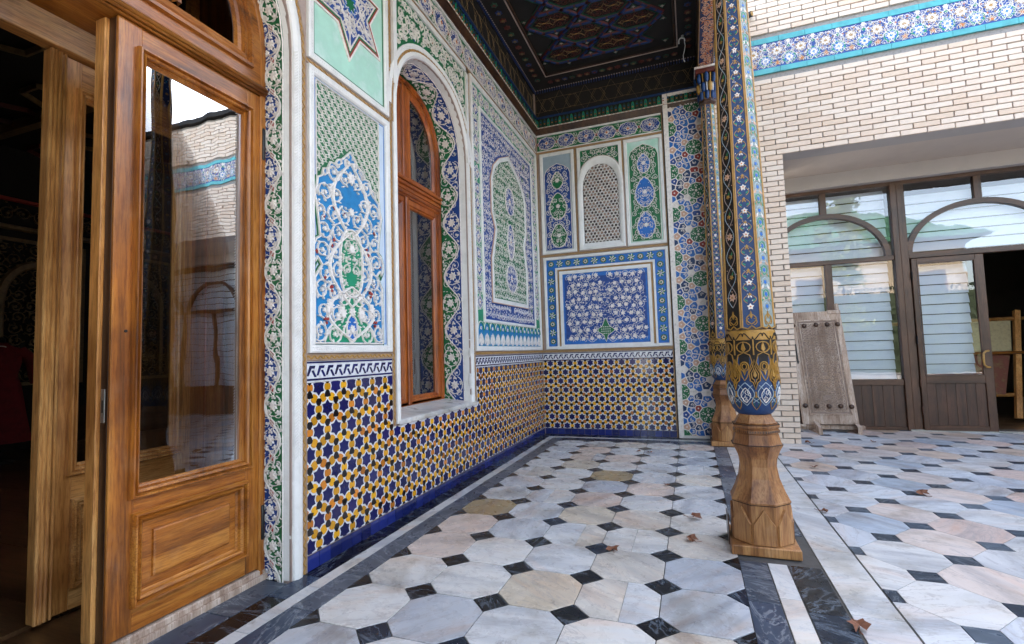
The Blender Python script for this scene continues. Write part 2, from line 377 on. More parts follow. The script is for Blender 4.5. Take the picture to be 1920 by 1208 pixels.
def rect(x0, y0, x1, y1): return [(x0, y0), (x1, y0), (x1, y1), (x0, y1)]
def offset(poly, d, closed=True):
    n = len(poly); out = []
    A = sum(poly[i][0]*poly[(i+1) % n][1]-poly[(i+1) % n][0]*poly[i][1] for i in range(n))
    sg = 1 if A > 0 else -1
    if not closed: sg = 1
    for i in range(n):
        p = poly[i]
        if closed or 0 < i < n-1:
            a = poly[i-1]; b = poly[(i+1) % n]
            d1 = (p[0]-a[0], p[1]-a[1]); d2_ = (b[0]-p[0], b[1]-p[1])
        elif i == 0: d1 = d2_ = (poly[1][0]-p[0], poly[1][1]-p[1])
        else: d1 = d2_ = (p[0]-poly[i-1][0], p[1]-poly[i-1][1])
        l1 = hypot(*d1) or 1; l2 = hypot(*d2_) or 1
        n1 = (-d1[1]/l1, d1[0]/l1); n2 = (-d2_[1]/l2, d2_[0]/l2)
        mx, my = n1[0]+n2[0], n1[1]+n2[1]; q = mx*mx+my*my
        if q < .3: mx, my, q = n1[0]*2, n1[1]*2, 4
        out.append((p[0]+sg*d*2*mx/q, p[1]+sg*d*2*my/q))
    return out
def mould(mb, T, poly, prof, k, closed=True):
    """sweeps a profile [(inset, height)...] round an outline"""
    rings = []
    for t_, h in prof:
        o = offset(poly, t_, closed); rings.append([T(x, y, h) for x, y in o])
    mb.loops(rings, k, closed)
def plate(mb, T, poly, h, k): mb.add([T(x, y, h) for x, y in poly], [tuple(range(len(poly)))], k)
def inside(poly, x, y):
    c = False; n = len(poly); j = n-1
    for i in range(n):
        xi, yi = poly[i]; xj, yj = poly[j]
        if (yi > y) != (yj > y) and x < (xj-xi)*(y-yi)/(yj-yi)+xi: c = not c
        j = i
    return c
def cliprect(poly, x0, y0, x1, y1):
    def cut(P, f, g):
        out = []
        for i in range(len(P)):
            a = P[i-1]; b = P[i]; fa, fb = f(a), f(b)
            if (fa >= 0) != (fb >= 0):
                t_ = fa/(fa-fb); out.append((a[0]+(b[0]-a[0])*t_, a[1]+(b[1]-a[1])*t_))
            if fb >= 0: out.append(b)
        return out
    for f in (lambda p: p[0]-x0, lambda p: x1-p[0], lambda p: p[1]-y0, lambda p: y1-p[1]):
        poly = cut(poly, f, 0)
        if len(poly) < 3: return []
    return poly
# ------------------------------------------------------------------ ornament
def star(x, y, r, r_in, n, a0=0):
    return [(x+(r if i % 2 == 0 else r_in)*cos(a0+pi*i/n), y+(r if i % 2 == 0 else r_in)*sin(a0+pi*i/n)) for i in range(2*n)]
def circle(x, y, r, n=12, a0=0): return [(x+r*cos(a0+2*pi*i/n), y+r*sin(a0+2*pi*i/n)) for i in range(n)]
def leaf(mb, T, x, y, a, L, Wd, h0, h1, k, bend=.0):
    ca, sa = cos(a), sin(a); P = []
    for u, v in ((0, 0), (.3, .5), (.7, .34+bend), (1, bend), (.7, -.22+bend), (.3, -.5)):
        uu, vv = u*L, v*Wd; P.append((x+uu*ca-vv*sa, y+uu*sa+vv*ca))
    mb.prism(T, P, h0, h1, k, inset=min(Wd*.14, .002))
def flower(mb, T, x, y, r, h0, h1, k, n=6, a0=None, core=None):
    a0 = random.random()*6.28 if a0 is None else a0
    mb.prism(T, star(x, y, r, r*.58, n, a0), h0, h1, k, inset=.0015)
    if core: mb.prism(T, circle(x, y, r*.25, 6), h1, h1+.001, core)
def scroll(mb, T, cx, cy, r, d, a0, w, h0, h1, k, ok, leaves=5, fl=True, core=None, turns=1.15):
    n = 13; pts = []
    for i in range(n):
        t_ = i/(n-1); rr = r*(1-.62*t_); a = a0+d*turns*2*pi*t_; pts.append((cx+rr*cos(a), cy+rr*sin(a)))
    run = []
    for p in pts:
        if ok(*p): run.append(p)
        else:
            mb.ribbon(T, run, w, h0, h1, k); run = []
    mb.ribbon(T, run, w, h0, h1, k)
    for j in range(leaves):
        i = 1+int(j*(n-4)/max(leaves-1, 1)); p = pts[i]; q = pts[min(i+1, n-1)]
        ta = atan2(q[1]-p[1], q[0]-p[0]); o_ = -d if j % 2 == 0 else d
        x, y = p; a = ta+o_*.85; L = r*(.46 if o_ == -d else .36)
        if ok(x+L*cos(a), y+L*sin(a)) and ok(x, y): leaf(mb, T, x, y, a, L, L*.40, h0, h1*.98, k, .12*o_)
    if fl and ok(cx, cy): flower(mb, T, cx, cy, r*.26, h0, h1*1.03, k, 6, core=core)
def arab(mb, T, box, cell, k='carve', ok=None, sym=None, w=.007, h0=0, h1=.008, leaves=5, accents=None, core=None, jit=.12):
    """scrollwork over a rectangle: sym = x of the mirror axis, ok(x,y) = region"""
    w *= .78; x0, y0, x1, y1 = box; ok_ = ok or (lambda x, y: True)
    okr = lambda x, y: x0 <= x <= x1 and y0 <= y <= y1 and ok_(x, y)
    ax = sym if sym is not None else x1
    nx = max(1, round((ax-x0)/cell)); ny = max(1, round((y1-y0)/cell)); cw = (ax-x0)/nx; ch = (y1-y0)/ny
    for j in range(ny):
        for i in range(nx):
            sh = (.0 if j % 2 == 0 else .5)
            cx = x0+cw*(i+.5+sh*.6); cy = y0+ch*(j+.5)
            cx += random.uniform(-jit, jit)*cell; cy += random.uniform(-jit, jit)*cell
            if cx > ax-cell*.15: continue
            d = 1 if (i+j) % 2 == 0 else -1; a0 = random.random()*6.28
            st = random.getstate()
            for mir in ((0, 1) if sym is not None else (0,)):
                random.setstate(st)
                T2 = T if not mir else (lambda x, y, h: T(2*sym-x, y, h))
                ok2 = okr if not mir else (lambda x, y: okr(2*sym-x, y) if x1 >= 2*sym-x >= x0 else False)
                if not mir: ok2 = okr
                scroll(mb, T2, cx, cy, cell*.50, d, a0, w, h0, h1, k, ok2, leaves, True, core)
                for (qx, qy) in ((cx+cw*.5, cy+ch*.5), (cx+cw*.5, cy), (cx, cy+ch*.5)):
                    aa = random.random()*6.28
                    if ok2(qx+cell*.2*cos(aa), qy+cell*.2*sin(aa)) and ok2(qx, qy):
                        leaf(mb, T2, qx, qy, aa, cell*.22, cell*.10, h0, h1*.9, k)
                if accents and random.random() < .4:
                    qx, qy = cx+random.uniform(-.4, .4)*cell, cy+random.uniform(-.4, .4)*cell
                    if ok2(qx+.01, qy+.01) and ok2(qx-.01, qy-.01): mb.prism(T2, star(qx, qy, cell*.13, cell*.06, 4), h0, h1*.7, random.choice(accents))
def waveband(mb, T, L, W, per, flowers=True, base=('blue', 'green'), lozenge=None, k='carve', h1=.008, s0=0.0, n_pet=8):
    """band along s (0..L), across t (0..W): a winding stem parts two grounds, a flower sits in every bay"""
    amp = W*.36; n = int(L/.012)
    st = [(s0+0+L*i/n, W/2+amp*sin(2*pi*(L*i/n)/per)) for i in range(n+1)]
    st = [(s, t_) for s, t_ in st]
    for side in (0, 1):
        rings = [[T(s, t_ if side == 0 else W, 0), T(s, 0 if side == 0 else t_, 0)] for s, t_ in st]
        P = [q for r in rings for q in r]
        mb.add(P, [(2*i, 2*i+1, 2*i+3, 2*i+2) for i in range(n)], base[side])
    mb.ribbon(T, st, W*.055, 0, h1, k)
    mb.ribbon(T, [(s0, W*.02), (s0+L*.25, W*.02), (s0+L*.5, W*.02), (s0+L*.75, W*.02), (s0+L, W*.02)] if L < 2 else [(s0+L*i/60, W*.02) for i in range(61)], W*.03, 0, h1*.8, k)
    j = 0; s = per*.25
    while s < L:
        up = j % 2 == 0
        c = (s0+s, W*.52 - (W*.07 if up else -W*.07)); r = W*.21
        mb.prism(T, star(c[0], c[1], r, r*.62, n_pet, .2), 0, h1*1.2, k, inset=.003)
        mb.prism(T, star(c[0], c[1], r*.5, r*.3, 5, .9), h1*1.2, h1*1.5, k)
        for a in range(10):
            an = 2*pi*a/10+.3; rr = W*.335; x, y = c[0]+rr*cos(an), c[1]+rr*sin(an)
            if .03*W < y < .97*W: leaf(mb, T, c[0]+r*1.15*cos(an), c[1]+r*1.15*sin(an), an+.9*(1 if a % 2 else -1), W*.2, W*.085, 0, h1*.9, k, .2)
        mb.ribbon(T, [(c[0]+W*.38*cos(an), c[1]+W*.36*sin(an)) for an in [(.4+5.5*i/14) if up else (-.4-5.5*i/14) for i in range(15)] if .03*W < c[1]+W*.36*sin(an) < .97*W], W*.035, 0, h1*.85, k)
        if lozenge:
            q = (s0+s+per*.25, W*.5)
            if q[0] < s0+L:
                P = [(q[0]-W*.20, q[1]-W*.10), (q[0]-W*.02, q[1]+W*.13), (q[0]+W*.20, q[1]+W*.10), (q[0]+W*.02, q[1]-W*.13)]
                mb.prism(T, P, 0, h1*.8, k); mb.prism(T, [(q[0]+(x-q[0])*.66, q[1]+(y-q[1])*.66) for x, y in P], h1*.8, h1*.8+.001, lozenge)
                mb.prism(T, star(q[0], q[1], W*.07, W*.03, 4), h1*.8+.001, h1, k)
        for a in range(3):      # filler leaves near the edges
            x = s0+s+per*(.12+.13*a); y = W*(.1 if not up else .9)
            if x < s0+L: leaf(mb, T, x, y, (.6 if not up else -.6)+a*.5, W*.17, W*.08, 0, h1*.8, k)
        s += per/2; j += 1
    fc = [(s0+per*.25+per/2*q, W*.52-(W*.07 if q % 2 == 0 else -W*.07)) for q in range(int(L/(per/2))+1)]
    arab(mb, T, (s0+.01, W*.04, s0+L-.01, W*.96), W*.46, k=k, ok=lambda x, y: all(abs(x-c[0]) > per*.15 or hypot(x-c[0], y-c[1]) > W*.30 for c in fc), w=W*.028, h0=0, h1=h1*.6, leaves=2, jit=.2)
def sprinkle(mb, T, box, n, size, mats, h0, h1, ok=None):
    for _ in range(n):
        x = random.uniform(box[0], box[2]); y = random.uniform(box[1], box[3])
        if ok is None or ok(x, y): mb.prism(T, star(x, y, size*random.uniform(.7, 1.2), size*.5, 4, random.random()), h0, h1, random.choice(mats))
# ------------------------------------------------------------------ places
WX, BY = -2.015, 6.75
TL = lambda u, v, h: (WX+h, u, v)          # left wall: u = y, v = z, h = out of the wall
TB = lambda u, v, h: (u, BY-h, v)          # back wall: u = x
def archpath(cy, a, z0, zc, b=None, n=20, e=2.25, full=True):
    b = b or a; P = [(cy+a, z0+(zc-z0)*i/10) for i in range(10)]
    for i in range(n+1):
        t_ = pi*i/n; c, s_ = cos(t_), sin(t_)
        P.append((cy+a*abs(c)**(2/e)*(1 if c >= 0 else -1), zc+b*abs(s_)**(2/e)))
    P += [(cy-a, zc-(zc-z0)*i/10) for i in range(1, 11)]
    return P
def along(path):
    L = [0]
    for a, b in zip(path, path[1:]): L.append(L[-1]+hypot(b[0]-a[0], b[1]-a[1]))
    def at(s):
        if s <= 0:
            a, b = path[0], path[1]; q = s/(L[1]-L[0])
        else:
            i = 0
            lo, hi = 0, len(L)-2
            while lo < hi:
                mid = (lo+hi+1)//2
                if L[mid] <= s: lo = mid
                else: hi = mid-1
            a, b = path[lo], path[lo+1]; q = (s-L[lo])/(L[lo+1]-L[lo])
        dx, dy = b[0]-a[0], b[1]-a[1]; l = hypot(dx, dy)
        return a[0]+dx*q, a[1]+dy*q, -dy/l, dx/l     # point and left normal (towards the opening)
    return at, L[-1]
DC, DA, DZ = 1.31, .75, 2.87        # doorway: centre y, half width, spring height
WC, WA, WB, WZ0, WZ = 3.71, .615, .625, .67, 3.03   # window

# ================================================================== SETTING: floors and ceiling
fl = MB(); fl.box(-2.015, -6, -.12, 12, 7.86, -.005, 'floor_joint'); fl.build('paving_bed', kind='structure')
fl = MB(); fl.add([(-150, -150, -.13), (150, -150, -.13), (150, 150, -.13), (-150, 150, -.13)], [(0, 1, 2, 3)], 'far_ground'); fl.add([(-60, -60, -.012), (60, -60, -.012), (60, -6.0, -.012), (-60, -6.0, -.012)], [(0, 1, 2, 3)], 'far_ground'); ground = fl.build('ground', kind='structure')
# veranda field of octagons
def octa(cx, cy, px, py, a, b, g):
    hx, hy = px/2-g, py/2-g
    return [(cx-hx, cy-hy+b), (cx-hx+a, cy-hy), (cx+hx-a, cy-hy), (cx+hx, cy-hy+b), (cx+hx, cy+hy-b), (cx+hx-a, cy+hy), (cx-hx+a, cy+hy), (cx-hx, cy+hy-b)]
TF = lambda x, y, h: (x, y, h)
ver = bpy.data.objects.new('veranda_floor', None); C.objects.link(ver); ver['kind'] = 'structure'
def tile_obj(poly, k, name, parent, top=0.0, th=.012, ins=.0012):
    cx = sum(p[0] for p in poly)/len(poly); cy = sum(p[1] for p in poly)/len(poly)
    mb = MB(); dz = random.uniform(-.0006, .0006); q = [(x-cx, y-cy) for x, y in poly]
    mb.prism(lambda x, y, h: (x, y, h), q, -th, dz-.0012, k); mb.f.pop(0); mb.m.pop(0); mb.smooth.pop(0)
    n = len(q); base = len(mb.v)-n
    ins_p = [(x*(1-ins/max(hypot(x, y), .01)), y*(1-ins/max(hypot(x, y), .01)), dz) for x, y in q]
    mb.v += ins_p
    for i in range(n): mb.f.append([base+i, base+(i+1) % n, base+n+(i+1) % n, base+n+i]); mb.m.append(0); mb.smooth.append(False)
    mb.f.append(list(range(base+n, base+2*n))); mb.m.append(0); mb.smooth.append(False)
    me = mesh_of(mb, name)
    return inst(name, me, parent, Matrix.Translation((cx, cy, top)))
VX0, VPX, VY0, VPY = -.19, .373, 2.165, .3768
fx0, fx1, fy1 = -1.682, .182, 6.31
ds = .088
for j in range(-5, 11):
    cy = VY0+VPY*(j+.5)
    for i in range(5):
        cx = VX0+VPX*(.5-i)
        if random.random() < .06:      # cracked or patched slabs are cut in two
            P = octa(cx, cy, VPX, VPY, ds, ds, .0024); x_ = cx+random.uniform(-.07, .07); c1 = [p for p in cliprect(P, -9, -9, x_-.001, 99)]; c2 = cliprect(P, x_+.001, -9, 99, 99)
            tile_obj(c1, 'marble', 'tile', ver); tile_obj(c2, 'marble', 'tile', ver)
        else: tile_obj(octa(cx, cy, VPX, VPY, ds, ds, .0024), 'marble', 'tile', ver)
for j in range(-5, 12):
    for i in range(-1, 5):
        cx, cy = VX0-VPX*i, VY0+VPY*j; r = ds-.003
        P = cliprect([(cx-r, cy), (cx, cy-r), (cx+r, cy), (cx, cy+r)], fx0, -9, fx1, fy1)
        if len(P) > 2 and max(p[0] for p in P)-min(p[0] for p in P) > .02: tile_obj(P, 'marble_black', 'square_tile', ver)
def strips(x0, y0, x1, y1, k, ln, along_y=True, g=.0018, parent=ver):
    a, b = (y0, y1) if along_y else (x0, x1); s = a
    while s < b-.02:
        e = min(b, s+ln*random.uniform(.7, 1.3))
        if b-e < .12: e = b
        P = rect(x0+g, s+g, x1-g, e-g) if along_y else rect(s+g, y0+g, e-g, y1-g)
        tile_obj(P, k, 'border_tile', parent); s = e
strips(-2.013, 2.14, -1.897, 6.75, 'marble_black', .6); strips(-2.013, .0, -1.897, 2.14, 'marble_black', .5)
strips(-1.897, .0, -1.818, 6.575, 'marble_white', .42); strips(-1.818, .0, fx0, 6.46, 'marble_grey', .5)
strips(-1.897, 6.58, .2, 6.74, 'marble_black', .6, False); strips(-1.818, 6.495, .2, 6.578, 'marble_white', .5, False); strips(fx0, fy1, .182, 6.493, 'marble_black', .45, False)
for y0, y1 in ((-.6, 2.965), (3.43, 6.2)):
    strips(.182, y0, .317, y1, 'marble_grey', .43); strips(.320, y0, .412, y1, 'marble_white', .5); strips(.415, y0, .568, y1, 'marble_black' if y1 < 3 else 'marble_grey', .42)
strips(.578, -.6, .772, 6.5, 'marble_white', .62)
# threshold slabs before the door
for y in (.62, 1.0, 1.36, 1.70):
    tile_obj(rect(-2.20, y, -2.017, y+.335), 'marble_grey', 'tile', ver)
tile_obj(rect(-2.20, 2.04-.0, -2.10, 2.057), 'marble_black', 'tile', ver)
# courtyard lattice, squares square to the walls
court = bpy.data.objects.new('courtyard_floor', None); C.objects.link(court); court['kind'] = 'structure'
QX, QY = .504, .529; cx0, cy0 = 1.024, 2.478; hs, hq = .062, .060
cand = []
for j in range(-8, 12):
    for i in range(-1, 10):
        for o in (0, 1):
            x = cx0+QX*(i+.5*o); y = cy0+QY*(j+.5*o)
            if x < .30 or y > 7.9 or y < -.3 or x > .60*y+1.25: continue
            cand.append((x, y))
def big_oct(x, y):
    # slab whose neighbours' squares sit at (+-QX/2, 0), (0, +-QY/2) from its centre
    g = .0016; a, b = QX/2, QY/2
    return [(x-a+hs+g, y-hq), (x-a+hs+g, y+hq), (x-hs, y+b-hq-g), (x+hs, y+b-hq-g), (x+a-hs-g, y+hq), (x+a-hs-g, y-hq), (x+hs, y-b+hq+g), (x-hs, y-b+hq+g)]
for x, y in cand:
    P = cliprect(rect(x-hs+.002, y-hq+.002, x+hs-.002, y+hq-.002), .780, -9, 99, 7.795)
    if len(P) > 2: tile_obj(P, 'marble_slate', 'square_tile', court)
    P = cliprect(big_oct(x+QX/2, y), .780, -9, 99, 7.795)
    if len(P) > 2: tile_obj(P, 'marble_court', 'tile', court)
for j in range(0, 11):      # half slabs along the kerb strip
    y = cy0+QY*(j-1.5+.0)
    P = cliprect(big_oct(cx0+QX*.0-0*QX+0, y+QY*0), .780, -9, cx0, 7.795)
rest = MB()
for j in range(-14, 12):
    for i in range(-1, 22):
        for o in (0, 1):
            x = cx0+QX*(i+.5*o); y = cy0+QY*(j+.5*o)
            if x < .30 or y > 7.9 or (x, y) in cand or not (y < -.3 or x > .60*y+1.25): continue
            for P, k in ((rect(x-hs+.002, y-hq+.002, x+hs-.002, y+hq-.002), 'marble_slate'), (big_oct(x+QX/2, y), 'marble_court')):
                P = cliprect(P, .780, -9, 99, 7.795)
                if len(P) > 2: rest.prism(TF, P, -.012, 0, k)
rest.build('tiles', court, kind='stuff')

# ================================================================== LEFT WALL
lw = empty('carved_wall', 'long white and tan plaster wall with tall carved panels, arched doorway and arched window', 'wall', (WX, 4, 0))
b = MB()
X0 = -2.40
b.box(X0, DC+DA, -.1, WX, WC-WA, 5.04, 'taupe'); b.box(X0, WC+WA, -.1, WX, BY+.3, 5.04, 'taupe')
b.box(X0, WC-WA, -.1, WX, WC+WA, WZ0-.01, 'taupe'); b.box(X0, -6, -.1, WX, DC-DA, 5.04, 'taupe')
def arch_fill(mb, cy, a, bb, zc, ztop, x0, x1, k, e=2.25):
    P = [p for p in archpath(cy, a, zc, zc, bb, 24, e)[10:-10]]
    for (ya, za), (yb, zb) in zip(P, P[1:]):
        mb.add([(x, y, z) for x in (x0, x1) for y, z in ((ya, za), (yb, zb), (yb, ztop), (ya, ztop))],
               [(0, 1, 2, 3), (4, 5, 6, 7), (0, 1, 5, 4)], k)
arch_fill(b, WC, WA, WB, WZ, 5.04, X0, WX, 'taupe'); arch_fill(b, DC, DA, DA, DZ, 5.04, X0, WX, 'taupe', 2.1)
b.build('wall_body', lw)
def strip_poly(mb, T, pts, wd, k='tan', gold=True, h=.006, closed=False):
    """flat strip with a raised gold scroll down its middle"""
    for s_ in (-1, 1):
        pass
    o1 = offset(pts, -wd/2, closed); o2 = offset(pts, wd/2, closed)
    rings = [[T(x, y, hh) for x, y in o] for o, hh in ((o1, 0), (o1, h), (o2, h), (o2, 0))]
    mb.loops(rings, k, closed)
    if gold:
        at, L = along(pts); n = int(L/.0085); P = []
        for i in range(n+1):
            x, y, nx, ny = at(L*i/n*.9999); q = wd*.20*sin(i*1.15); P.append((x+nx*q, y+ny*q))
        mb.ribbon(T, P, wd*.20, h, h+.004, 'gold')
        for s_ in (-1, 1):
            P2 = offset(pts, s_*wd*.40, closed); mb.ribbon(T, P2, wd*.07, h, h+.0035, 'taupe', closed)
st = MB()
dz2 = [(2.144, 0.0), (2.144, 2.85)]
strip_poly(st, TL, [p for p in archpath(DC, DA+.086, 0.0, DZ, DA+.086, 20, 2.1)], .040)
strip_poly(st, TL, [(2.166, 2.887), (2.985, 2.887)], .032)
strip_poly(st, TL, [(2.166, 1.161), (2.99, 1.161)], .040); strip_poly(st, TL, [(4.435, 1.161), (6.745, 1.161)], .040)
strip_poly(st, TL, [(3.012, .665), (3.012, 4.05)], .042); strip_poly(st, TL, [(4.405, .70), (4.405, 4.05)], .042)
strip_poly(st, TL, [(2.166, 4.052), (6.74, 4.052)], .026, h=.012); strip_poly(st, TL, [(6.732, 1.18), (6.732, 4.04)], .030)
strip_poly(st, TL, archpath(WC, .685, 2.9, WZ, .68, 26), .045, h=.010)
st.build('gold_strip', lw)
FR = [(0, 0), (0, .020), (.010, .026), (.022, .024), (.036, .024), (.044, .018), (.046, .004)]
def FRw(w_, h=.024): return [(0, 0), (0, h*.8), (w_*.2, h), (w_*.5, h*.92), (w_*.8, h*.92), (w_, h*.5), (w_, .003)]
def pebble(mb, T, poly, w_, h):       # small stamped beads along a plaster frame
    o = offset(poly, w_*.5); at, L = along(o+[o[0]]); n = int(L/.019)
    for i in range(n):
        x, y, nx, ny = at(L*(i+.5)/n); s_ = .0062
        mb.prism(T, [(x-s_, y), (x, y-s_), (x+s_, y), (x, y+s_)], h, h+.0022, 'white')
# ---- upper mint panel with the hexagram
p1 = MB(); o1 = rect(2.175, 2.905, 2.980, 4.04); mould(p1, TL, o1, FRw(.048), 'white'); pebble(p1, TL, o1, .048, .022)
plate(p1, TL, offset(o1, .047), .004, 'mint'); mould(p1, TL, offset(o1, .050), [(0, .004), (0, .008), (.008, .008), (.008, .004)], 'green')
P1 = p1.build('carved_panel', lw, 'mint green panel with a raised blue and green six pointed star')
sr = MB(); hx = [(2.547+ .37*(1 if i % 2 == 0 else .577)*cos(-pi/2+i*pi/6), 3.475+.37*(1 if i % 2 == 0 else .577)*sin(-pi/2+i*pi/6)) for i in range(12)]
plate(sr, TL, hx, .012, 'cobalt'); mould(sr, TL, hx, [(-.012, .004), (-.012, .014), (0, .014)], 'carve'); mould(sr, TL, hx, [(0, .014), (.006, .016), (.012, .014)], 'red'); mould(sr, TL, hx, [(.012, .014), (.026, .014)], 'green'); mould(sr, TL, hx, [(.026, .012), (.026, .02), (.034, .02), (.034, .012)], 'carve')
inn = offset(hx, .036)
arab(sr, TL, (2.2, 3.1, 2.9, 3.85), .085, ok=lambda x, y: inside(inn, x, y), sym=2.547, w=.006, h0=.012, h1=.02, accents=['red', 'green'])
for k_ in range(6):
    a = k_*pi/3+pi/6; sr.ribbon(TL, [(2.547+.21*cos(a), 3.475+.21*sin(a)), (2.547+.21*cos(a+2*pi/3), 3.475+.21*sin(a+2*pi/3))], .007, .012, .021, 'carve')
    sr.ribbon(TL, [(2.547+.12*cos(a), 3.475+.12*sin(a)), (2.547+.32*cos(a), 3.475+.32*sin(a))], .007, .012, .021, 'carve')
sr.prism(TL, star(2.547, 3.475, .09, .05, 8), .012, .018, 'blue'); sr.prism(TL, star(2.547, 3.475, .055, .03, 8), .018, .022, 'green')
sr.build('star_relief', P1)
# ---- lower tall panel: green strapwork above, blue scalloped medallion below
p2 = MB(); o2 = rect(2.178, 1.186, 2.982, 2.866); mould(p2, TL, o2, FRw(.046), 'white'); pebble(p2, TL, o2, .046, .022)
in2 = offset(o2, .046); plate(p2, TL, in2, .002, 'sky_wash')
for e_ in (.010,): mould(p2, TL, offset(in2, e_), [(0, .002), (0, .005), (.004, .005), (.004, .002)], 'blue')
P2 = p2.build('carved_panel', lw, 'tall panel with green strapwork over a blue scalloped medallion')
MC = 2.548
half = [(2.527, 2.456), (2.47, 2.40), (2.43, 2.385), (2.40, 2.345), (2.36, 2.345), (2.335, 2.295), (2.30, 2.285), (2.285, 2.235), (2.25, 2.215), (2.243, 2.165), (2.222, 2.12), (2.245, 2.03), (2.262, 1.92), (2.268, 1.865), (2.235, 1.845), (2.212, 1.80), (2.215, 1.74), (2.230, 1.715), (2.245, 1.745), (2.262, 1.728), (2.285, 1.70), (2.262, 1.675), (2.225, 1.62), (2.222, 1.55), (2.222, 1.243)]
med = [(MC, 2.475)]+half; med = med+[(2*MC-x, y) for x, y in reversed(half)]
ph_ = [(2.235, 2.12)]+[(x, y) for x, y in reversed(half[:10])]+[(MC, 2.47)]
up = [(2.238, 2.81), (2.858, 2.81), (2.858, 2.10)]+[(2*MC-x, y) for x, y in reversed(half[:10])]+[(MC, 2.475)]+half[:10]+[(2.238, 2.10)]
up = [(2.238, 2.805), (2.238, 2.11)]+list(reversed(half[:10]))+[(MC, 2.475)]+[(2*MC-x, y) for x, y in half[:10]]+[(2.858, 2.11), (2.858, 2.805)]
r2_ = MB(); plate(r2_, TL, up, .004, 'green'); plate(r2_, TL, med, .006, 'azure')
mould(r2_, TL, offset(med, -.016), [(0, .004), (0, .011), (.006, .011), (.006, .004)], 'green')
r2_.ribbon(TL, med, .013, .004, .018, 'carve', True)
og = []
for s_ in range(41):      # green ogee inside the medallion
    a = 2*pi*s_/40; q = .155*(1+.12*cos(2*a)); og.append((MC+q*.80*sin(a), 1.735+.20*cos(a)*(1.0 if cos(a) < 0 else 1.15)))
plate(r2_, TL, og, .0075, 'emerald'); r2_.ribbon(TL, og, .016, .0075, .020, 'carve', True)
lowg = [(2.30, 1.25), (2.34, 1.33), (2.42, 1.40), (2.45, 1.50), (MC, 1.555), (2*MC-2.45, 1.50), (2*MC-2.42, 1.40), (2*MC-2.34, 1.33), (2*MC-2.30, 1.25)]
plate(r2_, TL, lowg, .0075, 'emerald'); r2_.ribbon(TL, lowg, .010, .0075, .018, 'carve')
drop = [(MC+.052*sin(2*pi*i/16)*(1.0), 1.335+.085*cos(2*pi*i/16)) for i in range(16)]
plate(r2_, TL, drop, .009, 'blue'); r2_.ribbon(TL, drop, .010, .009, .018, 'carve', True)
random.seed(21)
mok = lambda x, y: inside(med, x, y)
ogs = offset(og, .02)
arab(r2_, TL, (2.225, 1.245, 2.87, 2.46), .125, ok=lambda x, y: mok(x, y) and not inside(og, x, y) and abs(x-MC) > .012, sym=MC, w=.012, h0=.006, h1=.018, accents=['red'], jit=.12)
arab(r2_, TL, (2.39, 1.52, 2.71, 1.96), .075, ok=lambda x, y: inside(og, x, y) and abs(x-MC) > .008, sym=MC, w=.007, h0=.0075, h1=.018)
for zc_, rr in ((2.30, .045), (1.84, .036), (1.44, .036), (1.33, .03), (2.08, .03)): flower(r2_, TL, MC, zc_, rr, .008, .020, 'carve', 8, .2)
for s_ in (-1, 1):        # bold sweeping stems that cross on the axis
    for z0_, am, ln in ((2.40, .17, .50), (1.95, .20, .48), (1.60, .22, .34)):
        r2_.ribbon(TL, [(MC+s_*am*sin(pi*i/16), z0_-ln*i/16) for i in range(17)], lambda t_: .010+.012*sin(pi*t_), .007, .021, 'carve')
    flower(r2_, TL, MC+s_*.09, 1.43, .042, .008, .020, 'carve', 9); flower(r2_, TL, MC+s_*.20, 1.47, .036, .008, .020, 'carve', 8)
    for dx, dz_ in ((.19, 1.555), (.20, 1.575), (.185, 1.58), (.235, 1.36), (.245, 1.385), (.225, 1.385)): r2_.prism(TL, circle(MC+s_*dx, dz_, .010, 6), .008, .019, 'red')
uin = offset(up, .004)
for j in range(-1, 28):     # interlaced straps: overlapping rounded hexagons
    for i in range(-1, 14):
        cx, cy = 2.24+i*.057+(j % 2)*.0285, 2.06+j*.037
        ring = [(cx+.037*cos(a_*pi/3+.25), cy+.034*sin(a_*pi/3+.25)) for a_ in range(7)]
        run = []
        for p, q in zip(ring, ring[1:]):
            if inside(uin, *p) and inside(uin, *q): r2_.ribbon(TL, [p, q], .0048, .004, .009, 'carve')
at_, L_ = along(up[-1:]+up[:1]) if False else (None, 0)
r2_.ribbon(TL, [(2.242, 2.11), (2.242, 2.803), (2.854, 2.803), (2.854, 2.11)], .008, .004, .014, 'carve')
r2_.build('relief', P2)
# ---- spandrel panel over the window
random.seed(5)
p3 = MB(); o3 = rect(3.045, 2.95, 4.375, 4.036)
ring_o = archpath(WC, .735, 2.95, WZ, .73, 26)[10:-10]
out = [q for q in ring_o if 3.09 < q[0] < 4.33]
sp = [(4.33, 3.990), (3.09, 3.990)]+[q for q in reversed(out)]
plate(p3, TL, [(3.09, 3.99)]+list(reversed(out))+[(4.33, 3.99)], .004, 'green')
mould(p3, TL, ring_o, [(0, 0), (0, .016), (.010, .020), (.022, .016), (.028, .020), (.040, .016), (.042, .004)], 'white', False)
for pl_ in ([(3.068, 3.2), (3.068, 4.036)], [(3.045, 4.013), (4.375, 4.013)], [(4.352, 3.05), (4.352, 4.036)]):
    o_a = offset(pl_, -.023, False); o_b = offset(pl_, .023, False)
    p3.loops([[TL(x, y, h) for x, y in q] for q, h in ((o_a, 0), (o_a, .022), (o_b, .022), (o_b, 0))], 'white', False)
P3 = p3.build('carved_panel', lw, 'green spandrel panel above the arched window')
r = MB(); rin = archpath(WC, .755, 2.95, WZ, .75, 26)
arab(r, TL, (3.10, 3.0, 4.32, 3.98), .088, ok=lambda x, y: not inside(rin, x, y), sym=3.71, w=.0095, h0=.004, h1=.014, accents=['cobalt', 'cobalt', 'peach'], jit=.22, leaves=6)
r.build('relief', P3)
